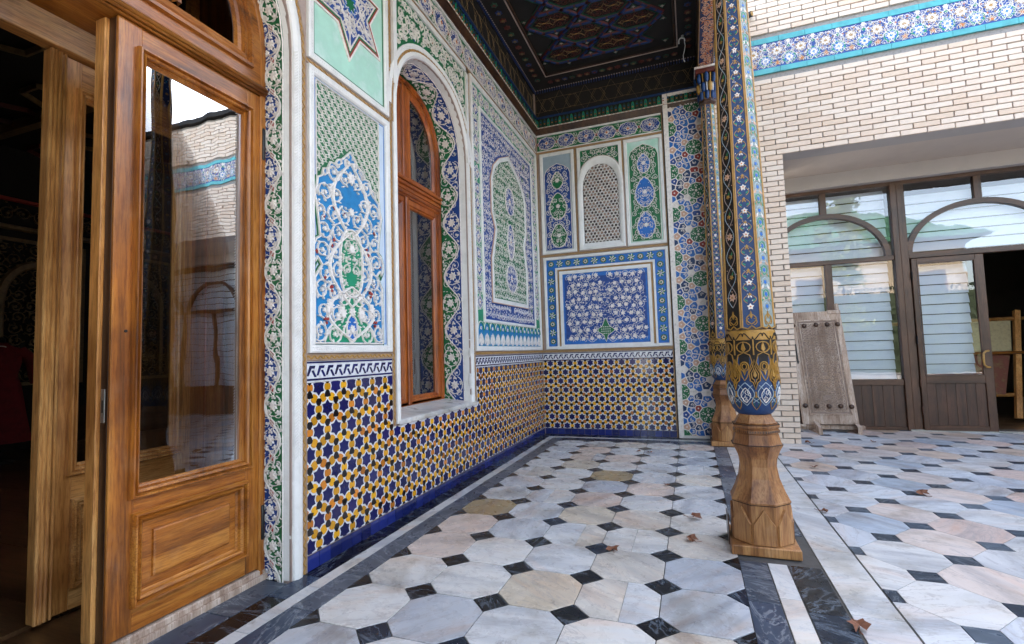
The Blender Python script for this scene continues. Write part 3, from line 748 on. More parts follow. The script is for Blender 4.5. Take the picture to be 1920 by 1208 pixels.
# ---- big right hand panel
p4 = MB(); o4 = rect(4.440, 1.183, 6.712, 4.040); mould(p4, TL, o4, FRw(.05), 'white')
plate(p4, TL, offset(o4, .049), .003, 'emerald')
f2 = rect(4.690, 1.515, 6.420, 3.762); mould(p4, TL, offset(f2, -.035), [(0, .003), (.004, .020), (.018, .024), (.034, .020), (.038, .006)], 'white')
plate(p4, TL, f2, .006, 'cobalt')
nh = [(4.90, 1.715), (6.13, 1.735), (6.15, 2.2), (6.06, 2.55), (6.15, 2.72), (6.15, 3.15), (6.05, 3.30), (5.86, 3.42), (5.52, 3.56), (5.20, 3.42), (5.02, 3.28), (4.93, 3.10), (4.93, 2.72), (5.03, 2.55), (4.90, 2.2)]
mould(p4, TL, nh, [(-.008, .006), (-.008, .02), (0, .02)], 'peach'); mould(p4, TL, nh, [(0, .02), (.012, .022), (.045, .022), (.05, .008)], 'white')
plate(p4, TL, offset(nh, .05), .008, 'green')
P4 = p4.build('carved_panel', lw, 'largest panel, nested blue and green borders round a pointed niche shape')
r = MB(); random.seed(9); nin = offset(nh, .055); nout = offset(nh, -.02); SY = 5.54
for bx in ((4.495, 1.60, 4.645, 3.98), (6.465, 1.60, 6.655, 3.98), (4.645, 3.815, 6.465, 3.98)):
    vertical = bx[3]-bx[1] > bx[2]-bx[0]
    L = (bx[3]-bx[1]) if vertical else (bx[2]-bx[0]); n = max(2, round(L/.165))
    for i in range(n):      # chain of blue eight lobed cells on green
        q = (i+.5)*L/n; c = ((bx[0]+bx[2])/2, bx[1]+q) if vertical else (bx[0]+q, (bx[1]+bx[3])/2)
        r.prism(TL, star(c[0], c[1], .076, .052, 8), .003, .005, 'cobalt'); r.ribbon(TL, star(c[0], c[1], .078, .056, 4, pi/4 if i % 2 else 0), .006, .003, .012, 'carve', True)
        flower(r, TL, c[0], c[1], .034, .005, .013, 'carve', 5, core='orange')
    arab(r, TL, bx, .078, w=.005, h0=.003, h1=.0075, leaves=3, accents=['orange', 'cobalt', 'gold'])
n = 14
for i in range(n):           # arcade along the foot of the panel
    y = 4.50+(i+.5)*(2.16/n); hw = 2.16/n/2
    A = [(y+hw*.92*cos(pi*t_/8), 1.40+hw*1.0*sin(pi*t_/8)) for t_ in range(9)]
    plate(r, TL, A+[(y-hw*.92, 1.235), (y+hw*.92, 1.235)], .0045, 'azure'); r.ribbon(TL, A, .012, .0045, .014, 'emerald')
    r.ribbon(TL, [(q[0], q[1]+.012) for q in A], .008, .004, .013, 'carve')
    r.prism(TL, [(y-.02, 1.24), (y+.02, 1.24), (y+.028, 1.31), (y, 1.37), (y-.028, 1.31)], .0045, .013, 'carve'); flower(r, TL, y, 1.42, .020, .005, .013, 'carve', 5, core='orange')
    for s_ in (-1, 1): leaf(r, TL, y+s_*hw*.75, 1.25, pi/2+s_*.3, .11, .035, .0045, .012, 'carve')
arab(r, TL, (4.70, 1.53, 6.41, 3.745), .092, ok=lambda x, y: not inside(nout, x, y), sym=SY, w=.0060, h0=.006, h1=.0105, leaves=4, accents=['green', 'orange', 'azure', 'emerald'])
for t_ in range(34):         # green pods in the blue field
    x, y = random.uniform(4.75, 6.35), random.uniform(1.6, 3.7)
    if not inside(offset(nh, -.08), x, y): r.prism(TL, star(x, y, .045, .03, 4, .4), .006, .0085, 'green')
arab(r, TL, (4.93, 1.76, 6.12, 3.50), .084, ok=lambda x, y: inside(nin, x, y), sym=SY, w=.0055, h0=.008, h1=.0125, leaves=4, accents=['cobalt', 'orange', 'cobalt'])
for zc_, a_, b_ in ((3.0, .15, .17), (2.05, .18, .17), (2.50, .11, .22)):
    el = [(SY+a_*cos(2*pi*i/20), zc_+b_*sin(2*pi*i/20)) for i in range(20)]
    plate(r, TL, el, .0095, 'cobalt'); r.ribbon(TL, el, .012, .008, .019, 'carve', True)
    flower(r, TL, SY, zc_, .05, .0095, .014, 'carve', 8, core='orange')
    for q in range(8): leaf(r, TL, SY+a_*.5*cos(q*pi/4), zc_+b_*.5*sin(q*pi/4), q*pi/4+.6, .05, .016, .0095, .014, 'carve')
r.build('relief', P4)
# ---- frieze under the cornice, both walls
def frieze(parent, T, u0, u1, v0, v1, seed):
    random.seed(seed); f = MB(); o = rect(u0, v0, u1, v1)
    plate(f, T, o, .004, 'green'); W_ = v1-v0; vc = (v0+v1)/2; n = max(1, round((u1-u0)/.30)); st_ = (u1-u0)/n
    for i in range(n):
        c = u0+(i+.5)*st_
        L_ = [(c-st_*.46, vc), (c-st_*.3, vc+W_*.34), (c, vc+W_*.44), (c+st_*.3, vc+W_*.34), (c+st_*.46, vc), (c+st_*.3, vc-W_*.34), (c, vc-W_*.44), (c-st_*.3, vc-W_*.34)]
        plate(f, T, L_, .006, 'cobalt'); f.ribbon(T, L_, .009, .004, .014, 'carve', True)
        flower(f, T, c, vc, W_*.17, .006, .015, 'carve', 8, core='orange'); f.prism(T, star(c, vc, W_*.10, W_*.05, 4), .015, .017, 'orange')
        f.prism(T, star(u0+i*st_+.012 if i == 0 else u0+i*st_, vc, W_*.12, W_*.07, 4), .004, .008, 'red')
    arab(f, T, (u0+.01, v0+.015, u1-.01, v1-.015), W_*.34, w=.0055, h0=.005, h1=.010, leaves=3, accents=['gold', 'orange', 'carve'], jit=.2)
    F_ = f.build('carved_frieze', parent)
    e = MB()
    for v, h_, k_, wd in ((v1+.012, .022, 'white', .022), (v0-.004, .018, 'white', .012)):
        e.loops([[T(x, v+dv, hh) for x in (u0, u1)] for dv, hh in ((-wd/2, 0), (-wd/2, h_), (wd/2, h_), (wd/2, 0))], k_, False)
    e.build('frieze_edge', F_)
frieze(lw, TL, 2.17, BY-.02, 4.082, 4.302, 31)
# ---- dado tiles
A_ = .143; CR = A_/sqrt(3)
def bar(L, e, m_, n=3):   # barrel shaped tile, axis along x
    up_ = [(-L+2*L*i/n, e+(m_-e)*sin(pi*i/n)) for i in range(n+1)]
    return up_+[(x, -y) for x, y in reversed(up_)]
def tri(r_, a0, bulge=.10):
    out = []
    for i in range(3):
        a = a0+2*pi*i/3; b_ = a+pi/3
        out += [(r_*cos(a), r_*sin(a)), (r_*(.5+bulge)*cos(b_), r_*(.5+bulge)*sin(b_))]
    return out
def scaledpoly(P, cx, cy, a=0): return [(cx+x*cos(a)-y*sin(a), cy+x*sin(a)+y*cos(a)) for x, y in P]
def dado(parent, T, u0, u1, v0, v1, hole, near, phase=0.0, far_key=None):
    """interlaced tile pattern; the nearest pieces are objects, the others one mesh each kind"""
    g = MB()
    for q in ([(u0, v0, u1, v1)] if hole is None else [(u0, v0, hole[0], v1), (hole[0], v0, hole[1], hole[2]), (hole[1], v0, u1, v1)]):
        g.add([T(q[0], q[1], .004), T(q[2], q[1], .004), T(q[2], q[3], .004), T(q[0], q[3], .004)], [(0, 1, 2, 3)], 'grout')
    g.build('tile_grout', parent)
    S_ = star(0, 0, .0485, .0335, 6, pi/2); Tr = tri(.0325, pi/2, .14); Ba = bar(.0192, .0205, .0258)
    pieces = {'star_tile': [], 'triangle_tile': [], 'barrel_tile': []}
    rows = int((v1-v0)/(A_*.866))+3; cols = int((u1-u0)/A_)+3
    for j in range(-1, rows):
        for i in range(-1, cols):
            cx = u0+phase+A_*(i+.5*(j % 2)); cy = v0+.035+A_*.866*j
            pieces['star_tile'].append((scaledpoly(S_, cx, cy), cx, cy, 'navy_tile'))
            for s_ in (1, -1):
                tx, ty = cx, cy+s_*CR
                pieces['triangle_tile'].append((scaledpoly(Tr, tx, ty, 0 if s_ == 1 else pi), tx, ty, 'black_tile'))
            pieces['barrel_tile'].append((scaledpoly(Ba, cx+A_/2, cy, pi/2), cx+A_/2, cy, 'y'))
            for an in (pi/3, 2*pi/3):
                mx, my = cx+A_/2*cos(an), cy+A_/2*sin(an)
                pieces['barrel_tile'].append((scaledpoly(Ba, mx, my, an+pi/2), mx, my, 'y'))
    for nm, L in pieces.items():
        seen = set(); ok = []
        for P, cx, cy, k in L:
            key = (round(cx, 3), round(cy, 3))
            if key in seen: continue
            seen.add(key)
            if hole and cy > hole[2]-.0 and hole[0] < cx < hole[1]: continue
            if hole and hole[0] < cx < hole[1]: Pc = cliprect(P, u0, v0, u1, hole[2])
            elif hole and cx < hole[0] and cy > hole[2]: Pc = cliprect(P, u0, v0, hole[0], v1)
            elif hole and cx > hole[1] and cy > hole[2]: Pc = cliprect(P, hole[1], v0, u1, v1)
            else: Pc = cliprect(P, u0, v0, u1, v1)
            if len(Pc) < 3: continue
            ar = abs(sum(Pc[i-1][0]*Pc[i][1]-Pc[i][0]*Pc[i-1][1] for i in range(len(Pc))))/2
            if ar < 6e-5: continue
            if k == 'y': k = 'yellow_tile' if random.random() < .80 else 'amber_tile'
            ok.append((near(cx, cy), Pc, cx, cy, k))
        ok.sort(key=lambda q: q[0])
        rest_ = MB()
        for n_, (d, P, cx, cy, k) in enumerate(ok):
            h1 = .0075+random.uniform(-.0006, .0006)
            if n_ < far_key[nm]:
                o = T(cx, cy, 0); mb = MB()
                mb.prism(lambda x, y, h: tuple(a-b_ for a, b_ in zip(T(x, y, h), o)), P, .003, h1, k, inset=.0011)
                inst(nm, mesh_of(mb, nm), parent, Matrix.Translation(o))
            else: rest_.prism(T, P, .003, h1, k, inset=.0011)
        if rest_.v: rest_.build(nm+'s', parent, kind='stuff')
random.seed(3)
dado(lw, TL, 2.166, BY-.006, .088, 1.018, (2.99, 4.44, .655), lambda x, y: x, .02, {'star_tile': 300, 'triangle_tile': 300, 'barrel_tile': 300})
def dado_band(parent, T, u0, u1, per=.0755):
    b_ = MB(); v0, v1 = 1.020, 1.139
    plate(b_, T, rect(u0, v0, u1, v1), .004, 'grout')
    for a, c in ((1.030, 1.041), (1.127, 1.137)):
        n = max(1, round((u1-u0)/.21)); l = (u1-u0)/n
        for i in range(n): b_.prism(T, rect(u0+i*l+.001, a, u0+(i+1)*l-.001, c), .004, .0075, 'navy_tile')
    n = int((u1-u0)/per)
    for i in range(n+1):
        x = u0+i*per; z0_, H = 1.049, .066
        for P in ([(.0, .12), (.013, .12), (.034, .74), (.058, .74), (.064, .98), (.022, .98)], [(.036, .56), (.050, .60), (.074, 0), (.059, 0)]):
            Q = cliprect([(x+a_, z0_+H*c_) for a_, c_ in P], u0, 0, u1, 9)
            if len(Q) > 2: b_.prism(T, Q, .004, .0078, 'navy_tile')
    return b_.build('interlace_band', parent)
dado_band(lw, TL, 2.166, 2.99); dado_band(lw, TL, 4.432, BY-.006)
def foot_tiles(parent, T, u0, u1, v0=.0, v1=.083, wd=.094):
    n = round((u1-u0)/wd); l = (u1-u0)/n
    for i in range(n):
        o = T(u0+(i+.5)*l, v0, 0); mb = MB()
        mb.prism(lambda x, y, h: tuple(a-b_ for a, b_ in zip(T(x, y, h), o)), rect(u0+i*l+.0012, v0+.001, u0+(i+1)*l-.0012, v1-.002), 0, .0085, 'ink_tile', inset=.001)
        inst('foot_tile', mesh_of(mb, 'foot_tile'), parent, Matrix.Translation(o))
foot_tiles(lw, TL, 2.160, BY-.01)
# ---- door and window mouldings and reveals
def corner_mould(name, cy, a, bb, z0, zc, e, wd, xin, chev=True):
    mb = MB(); prof = [(wd, 0.0), (wd, .012), (wd*.8, .020), (wd*.45, .022), (wd*.15, .010), (0, -.015), (-.006, xin)]
    mb.loops([[(WX+h, y, z) for y, z in archpath(cy, a+r_, z0, zc, bb+r_, 26, e)] for r_, h in prof], 'white', False, smooth=False)
    if chev:
        zt = zc; z = z0+.62 if z0 < .3 else z0+.5; cyy = cy+a+wd*.5
        while z < zt+.55:
            if z < zt: f = lambda u, v, h: (WX+.0215+h-abs(u)**2*6, cyy+u, v)
            else: break
            mb.ribbon(f, [(-wd*.38, z), (0, z+.026), (wd*.38, z)], .006, -.001, .0028, 'white'); z += .0165
    # turned colonette foot on the near corner
    prof2 = [(.030, z0), (.030, z0+.09), (.022, z0+.11), (.028, z0+.15), (.036, z0+.22), (.031, z0+.29), (.018, z0+.33), (.026, z0+.35), (.018, z0+.37), (.024, z0+.42), (.033, z0+.50), (.026, z0+.56), (.020, z0+.60), (.032, z0+.63)]
    mb.lathe(WX-.012, cy+a+wd*.52, prof2, 'white', 14)
    mb.build(name, lw)
corner_mould('doorway_moulding', DC, DA, DA, 0.0, DZ, 2.1, .066, -.055)
corner_mould('window_moulding', WC, WA, WB, WZ0, WZ, 2.25, .052, -.07)
def reveal(name, cy, a, bb, z0, zc, e, x0, W_, per, s0, loz, basec):
    at, L = along(archpath(cy, a, z0, zc, bb, 30, e))
    def T(s, t_, h):
        y, z, nx, ny = at(min(s, L-1e-4)); return (x0-t_, y+nx*h, z+ny*h)
    mb = MB(); waveband(mb, T, L-s0, W_, per, base=basec, lozenge=loz, s0=s0, h1=.009); return mb.build(name, lw)
random.seed(12)
reveal('doorway_reveal', DC, DA-.006, DA-.006, 0.0, DZ, 2.1, -2.062, .150, .368, .171-.092-.368+.0, 'red', ('green', 'cobalt'))
reveal('window_reveal', WC, WA-.006, WB-.006, WZ0, WZ, 2.25, -2.085, .225, .535, .19-.134-.535, None, ('cobalt', 'green'))
# ---- cornice: brown fillet, little arches, blue bead line, starred band, spindle row
def cornice(parent, T, u0, u1, name='cornice'):
    c = MB(); S2 = lambda v, h: [T(x, v, h) for x in (u0, u1)]
    c.loops([S2(4.325, 0), S2(4.325, .030), S2(4.335, .034), S2(4.340, .028), S2(4.405, .050), S2(4.405, .066)], 'darkwood', False)
    c.loops([S2(4.405, .066), S2(4.416, .066), S2(4.416, .040)], 'carve', False)
    c.loops([S2(4.416, .040), S2(4.56, .046)], 'near_black', False)
    cc = c.build(name, parent)
    a = MB(); n = round((u1-u0)/.0575); l = (u1-u0)/n
    for i in range(n):
        x = u0+(i+.5)*l; hw = l*.36
        P = [(x-hw, 4.425), (x+hw, 4.425), (x+hw, 4.505), (x+hw*.7, 4.53), (x, 4.548), (x-hw*.7, 4.53), (x-hw, 4.505)]
        a.prism(T, P, .044, .052, 'dk_green' if i % 3 else 'emerald', inset=.004); a.prism(T, circle(x, 4.500, .009, 6), .052, .056, 'cobalt'); a.prism(T, circle(x, 4.468, .010, 6), .052, .056, 'red' if i % 2 else 'orange')
        a.prism(T, circle(x+l/2, 4.410, .008, 5), .066, .073, 'carve'); a.prism(T, circle(x, 4.410, .008, 5), .066, .073, 'peach')
    a.build('niche_row', cc)
    d = MB(); S2 = lambda v, h: [T(x, v, h) for x in (u0, u1)]
    d.loops([S2(4.555, .040), S2(4.556, .062), S2(4.578, .062), S2(4.579, .02)], 'colblue', False)
    d.loops([S2(4.579, .012), S2(4.945, .012)], 'near_black', False)
    n = round((u1-u0)/.36); l = (u1-u0)/n      # gilt line stars
    for i in range(n+1):
        x = u0+i*l; z = 4.762; Rr = .19
        for q in (0, 1):
            tr_ = [(x+Rr*cos(pi/2+q*pi+2*pi*k_/3), z+Rr*sin(pi/2+q*pi+2*pi*k_/3)) for k_ in range(3)]
            tr_ = [(min(max(px, u0+.01), u1-.01), py) for px, py in tr_]
            d.ribbon(T, tr_, .0055, .012, .0155, 'dk_gold', True)
        hxg = [(x+l/2+.10*cos(pi/3*k_), z+.10*sin(pi/3*k_)) for k_ in range(6)]
        if i < n: d.ribbon(T, hxg, .0055, .012, .0155, 'dk_gold', True)
    d.build('starred_band', cc)
    e = MB(); n = round((u1-u0)/.036); l = (u1-u0)/n
    e.loops([S2(4.944, .010), S2(4.944, .030), S2(5.0, .034)], 'near_black', False)
    for i in range(n):
        x = u0+(i+.5)*l
        for z0_, z1_, ww, k_ in ((4.948, 4.985, .0085, 'dk_blue'), (4.985, 4.997, .010, 'taupe')):
            e.prism(T, rect(x-ww, z0_, x+ww, z1_), .030, .046, k_, inset=.003)
    e.build('spindle_row', cc)
cornice(lw, TL, 2.0, BY-.06); 
# plain continuation of the cornice towards the viewer
b = MB(); b.box(-2.0, -6, 4.33, -1.965, 2.0, 4.42, 'darkwood'); b.box(-2.015, -6, 4.42, -1.99, 2.0, 5.0, 'near_black'); b.build('cornice', lw)
# ================================================================== BACK WALL
bw = empty('tiled_end_wall', 'end wall of the veranda with lattice niche, carved panels and star tiled dado', 'wall', (-1.1, BY, 0))
b = MB(); b.box(-2.4, BY, -.1, .34, BY+.35, 5.04, 'taupe'); b.build('wall_body', bw)
st = MB()
strip_poly(st, TB, [(-1.999, 1.18), (-1.999, 4.05)], .030, gold=False); strip_poly(st, TB, [(-2.01, 1.162), (-.222, 1.162)], .042)
strip_poly(st, TB, [(-2.01, 4.060), (-.222, 4.060)], .036); strip_poly(st, TB, [(-2.01, 2.534), (-.222, 2.534)], .034)
for x in (-1.4275, -.7675): strip_poly(st, TB, [(x, 2.55), (x, 4.04)], .036)
strip_poly(st, TB, [(-.226, 1.15), (-.226, 4.35)], .018, gold=False)
st.build('gold_strip', bw)
def medallion(mb, T, cx, z0, z1, w_, ground, k2, seed, top):
    random.seed(seed)
    o = [(cx-w_, z0), (cx+w_, z0), (cx+w_, top-.16), (cx+w_*.86, top-.09), (cx+w_*.55, top-.045), (cx, top), (cx-w_*.55, top-.045), (cx-w_*.86, top-.09), (cx-w_, top-.16)]
    plate(mb, T, o, .005, ground); mb.ribbon(T, o, .010, .003, .014, 'carve', True)
    H = top-z0
    els = []
    for f_, a_, b_ in ((.16, .62, .135), (.50, .66, .155), (.80, .45, .10)):
        el = [(cx+w_*a_*cos(t_*pi/12)*(1-.35*max(0, sin(t_*pi/12))), z0+H*(f_+b_*sin(t_*pi/12))) for t_ in range(24)]
        plate(mb, T, el, .007, k2); mb.ribbon(T, el, .012, .005, .018, 'carve', True); els.append(el)
    arab(mb, T, (cx-w_+.01, z0+.01, cx+w_-.01, top-.03), w_*.42, ok=lambda x, y: inside(o, x, y) and abs(x-cx) > .004, sym=cx, w=.008, h0=.006, h1=.015, leaves=5, accents=['red'] if ground == 'green' else None)
    for el in els: flower(mb, T, cx, sum(p[1] for p in el)/24, w_*.20, .008, .018, 'carve', 7)
# A
for (x0, x1, wash, g1, g2, lab, seed, top) in ((-1.953, -1.449, 'grey_wash', 'cobalt', 'green', 'narrow blue medallion panel on a grey ground', 41, 3.87), (-.746, -.236, 'mint', 'green', 'blue', 'narrow green medallion panel under a mint top', 43, 3.945)):
    p = MB(); o = rect(x0, 2.556, x1, 4.038); mould(p, TB, o, FRw(.046), 'white'); plate(p, TB, offset(o, .045), .002, wash)
    P_ = p.build('carved_panel', bw, lab); r = MB(); medallion(r, TB, (x0+x1)/2, 2.612, 4.0, (x1-x0)/2-.062, g1, g2, seed, top); r.build('relief', P_)
# B: spandrel and lattice niche
NC = -1.088; NW = .318
def ogive(hw, z0, zs, za, n=8):
    P = [(NC+hw, z0), (NC+hw, zs)]
    for i in range(1, n+1):
        t_ = i/n; P.append((NC+hw*(1-t_**1.9*1.0)*(1.0), zs+(za-zs)*sin(t_*pi/2)**.92))
    L = [(2*NC-x, z) for x, z in reversed(P[:-1])]
    return P+L
og_o = ogive(NW, 2.566, 3.46, 3.875); og_i = ogive(NW-.072, 2.66, 3.42, 3.765)
p = MB(); sp_o = rect(-1.408, 3.46, -.786, 4.037)
up_ = [(NC-.27, 3.99), (NC-.27, 3.60)]+[q for q in reversed(og_o) if abs(q[0]-NC) < .262 and q[1] > 3.5]+[(NC+.27, 3.60), (NC+.27, 3.99)]
up_ = [(NC-.27, 3.99)]+[(q[0], q[1]+.012) for q in reversed(og_o) if abs(q[0]-NC) < .27 and q[1] > 3.5]+[(NC+.27, 3.99)]
plate(p, TB, up_, .004, 'green')
mould(p, TB, [(NC+.312, 3.46), (NC+.312, 4.037), (NC-.312, 4.037), (NC-.312, 3.46)], [(0, 0), (0, .02), (.042, .02), (.044, .004)], 'white', False)
P_ = p.build('carved_panel', bw, 'green spandrel panel above the lattice niche'); r = MB(); random.seed(44)
oo = offset(og_o, -.012); arab(r, TB, (NC-.262, 3.5, NC+.262, 3.985), .085, ok=lambda x, y: not inside(oo, x, y), sym=NC, w=.008, h0=.004, h1=.014, accents=['cobalt', 'peach']); r.build('relief', P_)
p = MB(); mould(p, TB, og_o, [(-.014, .0), (-.014, .014), (0, .014)], 'taupe')
rings = []
for q, h in ((og_o, .0), (og_o, .026), (offset(og_o, .02), .030), (offset(og_o, .05), .022), (og_i, .004), (og_i, -.03)):
    q = q if len(q) == len(og_o) else q; rings.append([TB(x, z, h) for x, z in q])
p.loops(rings, 'white'); plate(p, TB, [(x, z) for x, z in og_i], -.0, 'near_black')
LN = p.build('lattice_niche', bw)
lt = MB(); random.seed(2); ga = .049
for j in range(-1, 30):
    for i in range(-1, 13):
        cx, cz = -1.36+ga*(i+.5*(j % 2)), 2.66+ga*.866*j
        for q in range(6):
            a = q*pi/3; a2 = a+pi/3
            e1 = (cx+ga*.5*cos(a), cz+ga*.5*sin(a)); e2 = (cx+ga*.5*cos(a2), cz+ga*.5*sin(a2))
            if inside(og_i, *e1) and inside(og_i, *e2): lt.ribbon(TB, [e1, e2], .0105, .002, .012, 'carve')
        hx_ = [(cx+ga*.2*cos(q*pi/3+pi/6), cz+ga*.2*sin(q*pi/3+pi/6)) for q in range(6)]
        if inside(offset(og_i, .015), cx, cz) and (i*7+j*3) % 4 < 2: lt.ribbon(TB, hx_, .007, .002, .011, 'peach', True)
lt.build('lattice', LN)
# D: low blue flowered panel in its border
p = MB(); oD = rect(-1.947, 1.190, -.230, 2.506); mould(p, TB, oD, FRw(.040), 'white')
plate(p, TB, [(-1.91, 1.225), (-1.91, 2.468), (-.268, 2.468), (-.268, 1.225)], .002, 'blue')
iD = rect(-1.775, 1.186, -.405, 2.345); mould(p, TB, iD, [(0, .002), (0, .024), (.026, .024), (.028, .012)], 'white')
plate(p, TB, offset(iD, .026), .012, 'tan'); iD2 = rect(-1.718, 1.205, -.462, 2.290); mould(p, TB, iD2, [(0, .012), (0, .026), (.042, .024), (.046, .006)], 'white')
plate(p, TB, offset(iD2, .045), .0132, 'blue')
o_ = offset(rect(-1.775, 1.186, -.405, 2.345), .040)
zz = [(o_[0][0], o_[0][1]), (o_[3][0], o_[3][1]), (o_[2][0], o_[2][1]), (o_[1][0], o_[1][1])]; at, L = along(zz)
p.ribbon(TB, [(at(L*i/260*.9999)[0]+at(L*i/260*.9999)[2]*.006*sin(i*1.3), at(L*i/260*.9999)[1]+at(L*i/260*.9999)[3]*.006*sin(i*1.3)) for i in range(261)], .009, .012, .016, 'gold')
PD = p.build('carved_panel', bw, 'low wide blue panel strewn with white flowers')
r = MB(); random.seed(46); CX = -1.09
def chain(T, a, b_, horiz, cz):
    L = b_-a; n = round(L/.125)
    for i in range(n):
        q = a+(i+.5)*L/n; c = (q, cz) if horiz else (cz, q)
        if i % 2 == 0:
            r.prism(T, circle(c[0], c[1], .044, 12), .002, .004, 'green'); flower(r, T, c[0], c[1], .038, .004, .010, 'carve', 8, 0); r.prism(T, circle(c[0], c[1], .015, 8), .010, .013, 'green')
            for k_ in range(8): r.prism(T, circle(c[0]+.027*cos(k_*pi/4), c[1]+.027*sin(k_*pi/4), .006, 5), .010, .012, 'red')
        else:
            r.prism(T, star(c[0], c[1], .058, .036, 6), .002, .004, 'green'); flower(r, T, c[0], c[1], .024, .004, .012, 'carve', 4, 0)
            r.prism(T, star(c[0], c[1], .012, .007, 4), .012, .014, 'cobalt')
            for k_ in range(6): leaf(r, T, c[0]+.02*cos(k_*pi/3), c[1]+.02*sin(k_*pi/3), k_*pi/3+.5, .036, .015, .004, .011, 'carve')
chain(TB, -1.90, -.275, True, 2.408); chain(TB, 1.24, 2.34, False, -1.843); chain(TB, 1.24, 2.34, False, -.336)
bx = (-1.668, 1.258, -.512, 2.240)
plate(r, TB, rect(bx[0]+.02, bx[1]+.07, bx[2]-.02, bx[3]-.05), .0142, 'cobalt')
for j in range(9):
    for i in range(11):
        x = bx[0]+.055+(i+.25+.5*(j % 2))*.0985+random.uniform(-.012, .012); z = bx[1]+.075+j*.107+random.uniform(-.012, .012)
        if x > bx[2]-.04 or abs(x-CX) < .05 or (abs(x-CX)+abs(z-1.42) < .15): continue
        flower(r, TB, x, z, .036, .0142, .024, 'carve', 6 if (i+j) % 3 else 7)
        a = random.random()*6.3
        r.ribbon(TB, [(x+.05*cos(a+t_*.5), z+.05*sin(a+t_*.5)) for t_ in range(6) if bx[0] < x+.05*cos(a+t_*.5) < bx[2]], .006, .0142, .0195, 'carve')
arab(r, TB, (bx[0]+.01, bx[1]+.02, bx[2]-.01, bx[3]-.02), .115, ok=lambda x, y: abs(x-CX)+abs(y-1.42) > .13, sym=CX, w=.0050, h0=.0142, h1=.0195, leaves=3, jit=.25)
for pts in ([(CX, 1.27), (CX+.03, 1.36), (CX+.13, 1.43), (CX+.05, 1.49), (CX, 1.60), (CX-.05, 1.49), (CX-.13, 1.43), (CX-.03, 1.36)],):
    plate(r, TB, pts, .0155, 'green'); r.ribbon(TB, pts, .009, .0142, .022, 'carve', True)
    for i_ in range(5):
        for j_ in range(4): r.prism(TB, star(CX-.055+i_*.028, 1.385+j_*.03, .010, .005, 4), .0155, .021, 'carve')
r.build('relief', PD)
frieze(bw, TB, -1.985, -.236, 4.085, 4.302, 51)
random.seed(8)
dado(bw, TB, -2.0, -.236, .086, 1.030, None, lambda x, y: -x*0+y*0+random.random(), .03, {'star_tile': 300, 'triangle_tile': 300, 'barrel_tile': 300})
dado_band(bw, TB, -2.0, -.236); foot_tiles(bw, TB, -2.0, -.228)
b = MB(); b.box(-.232, BY-.012, 0, -.219, BY, 4.33, 'tan'); b.build('edge_strip', bw)
cornice(bw, TB, -1.99, .236)
# ================================================================== corner pilaster with ten fold tile mosaic
PY = 6.725
TP = lambda u, v, h: (u, PY-h, v)
pil = empty('mosaic_pilaster', 'white edged corner pilaster covered in a mosaic of green rosettes and blue pentagons', 'pilaster', (0, PY, 0))
b = MB(); b.box(-.205, PY, 0, .30, BY+.02, 4.575, 'white')
for q in (rect(-.205, 0, -.145, 4.575), rect(-.145, 4.515, .24, 4.575)): b.prism(TP, q, 0, .030, 'carve', inset=.004)
b.box(-.218, PY+.002, 0, -.205, BY+.03, 4.33, 'near_black'); b.build('pilaster_body', pil)
r = MB(); plate(r, TP, rect(-.145, .03, .28, 4.515), .009, 'carve'); random.seed(77)
PP = .580; x0, x1, z0, z1 = -.143, .278, .035, 4.512
sites = []
def near_site(x, z, d): return any(hypot(x-q[0], z-q[1]) < d for q in sites)
cs = [(.157, .297+PP*k_) for k_ in range(-1, 9)]+[(-.150, .297+PP*(k_+.5)) for k_ in range(-1, 9)]
for c in cs: sites.append((c[0], c[1], .098, 'centre'))
for c in cs:
    for k_ in range(10):
        a = k_*pi/5; x, z = c[0]+.142*cos(a), c[1]+.142*sin(a)
        if not near_site(x, z, .045): sites.append((x, z, .020, 'ring' if k_ % 2 else 'gem'))
for c in cs:
    for k_ in range(10):
        a = k_*pi/5+pi/10; x, z = c[0]+.205*cos(a), c[1]+.205*sin(a)
        if not near_site(x, z, .058): sites.append((x, z, .030, 'penta'))
for c in cs:
    for k_ in range(20):
        a = k_*pi/10; x, z = c[0]+.268*cos(a), c[1]+.268*sin(a)
        if not near_site(x, z, .056): sites.append((x, z, .012, 'gem'))
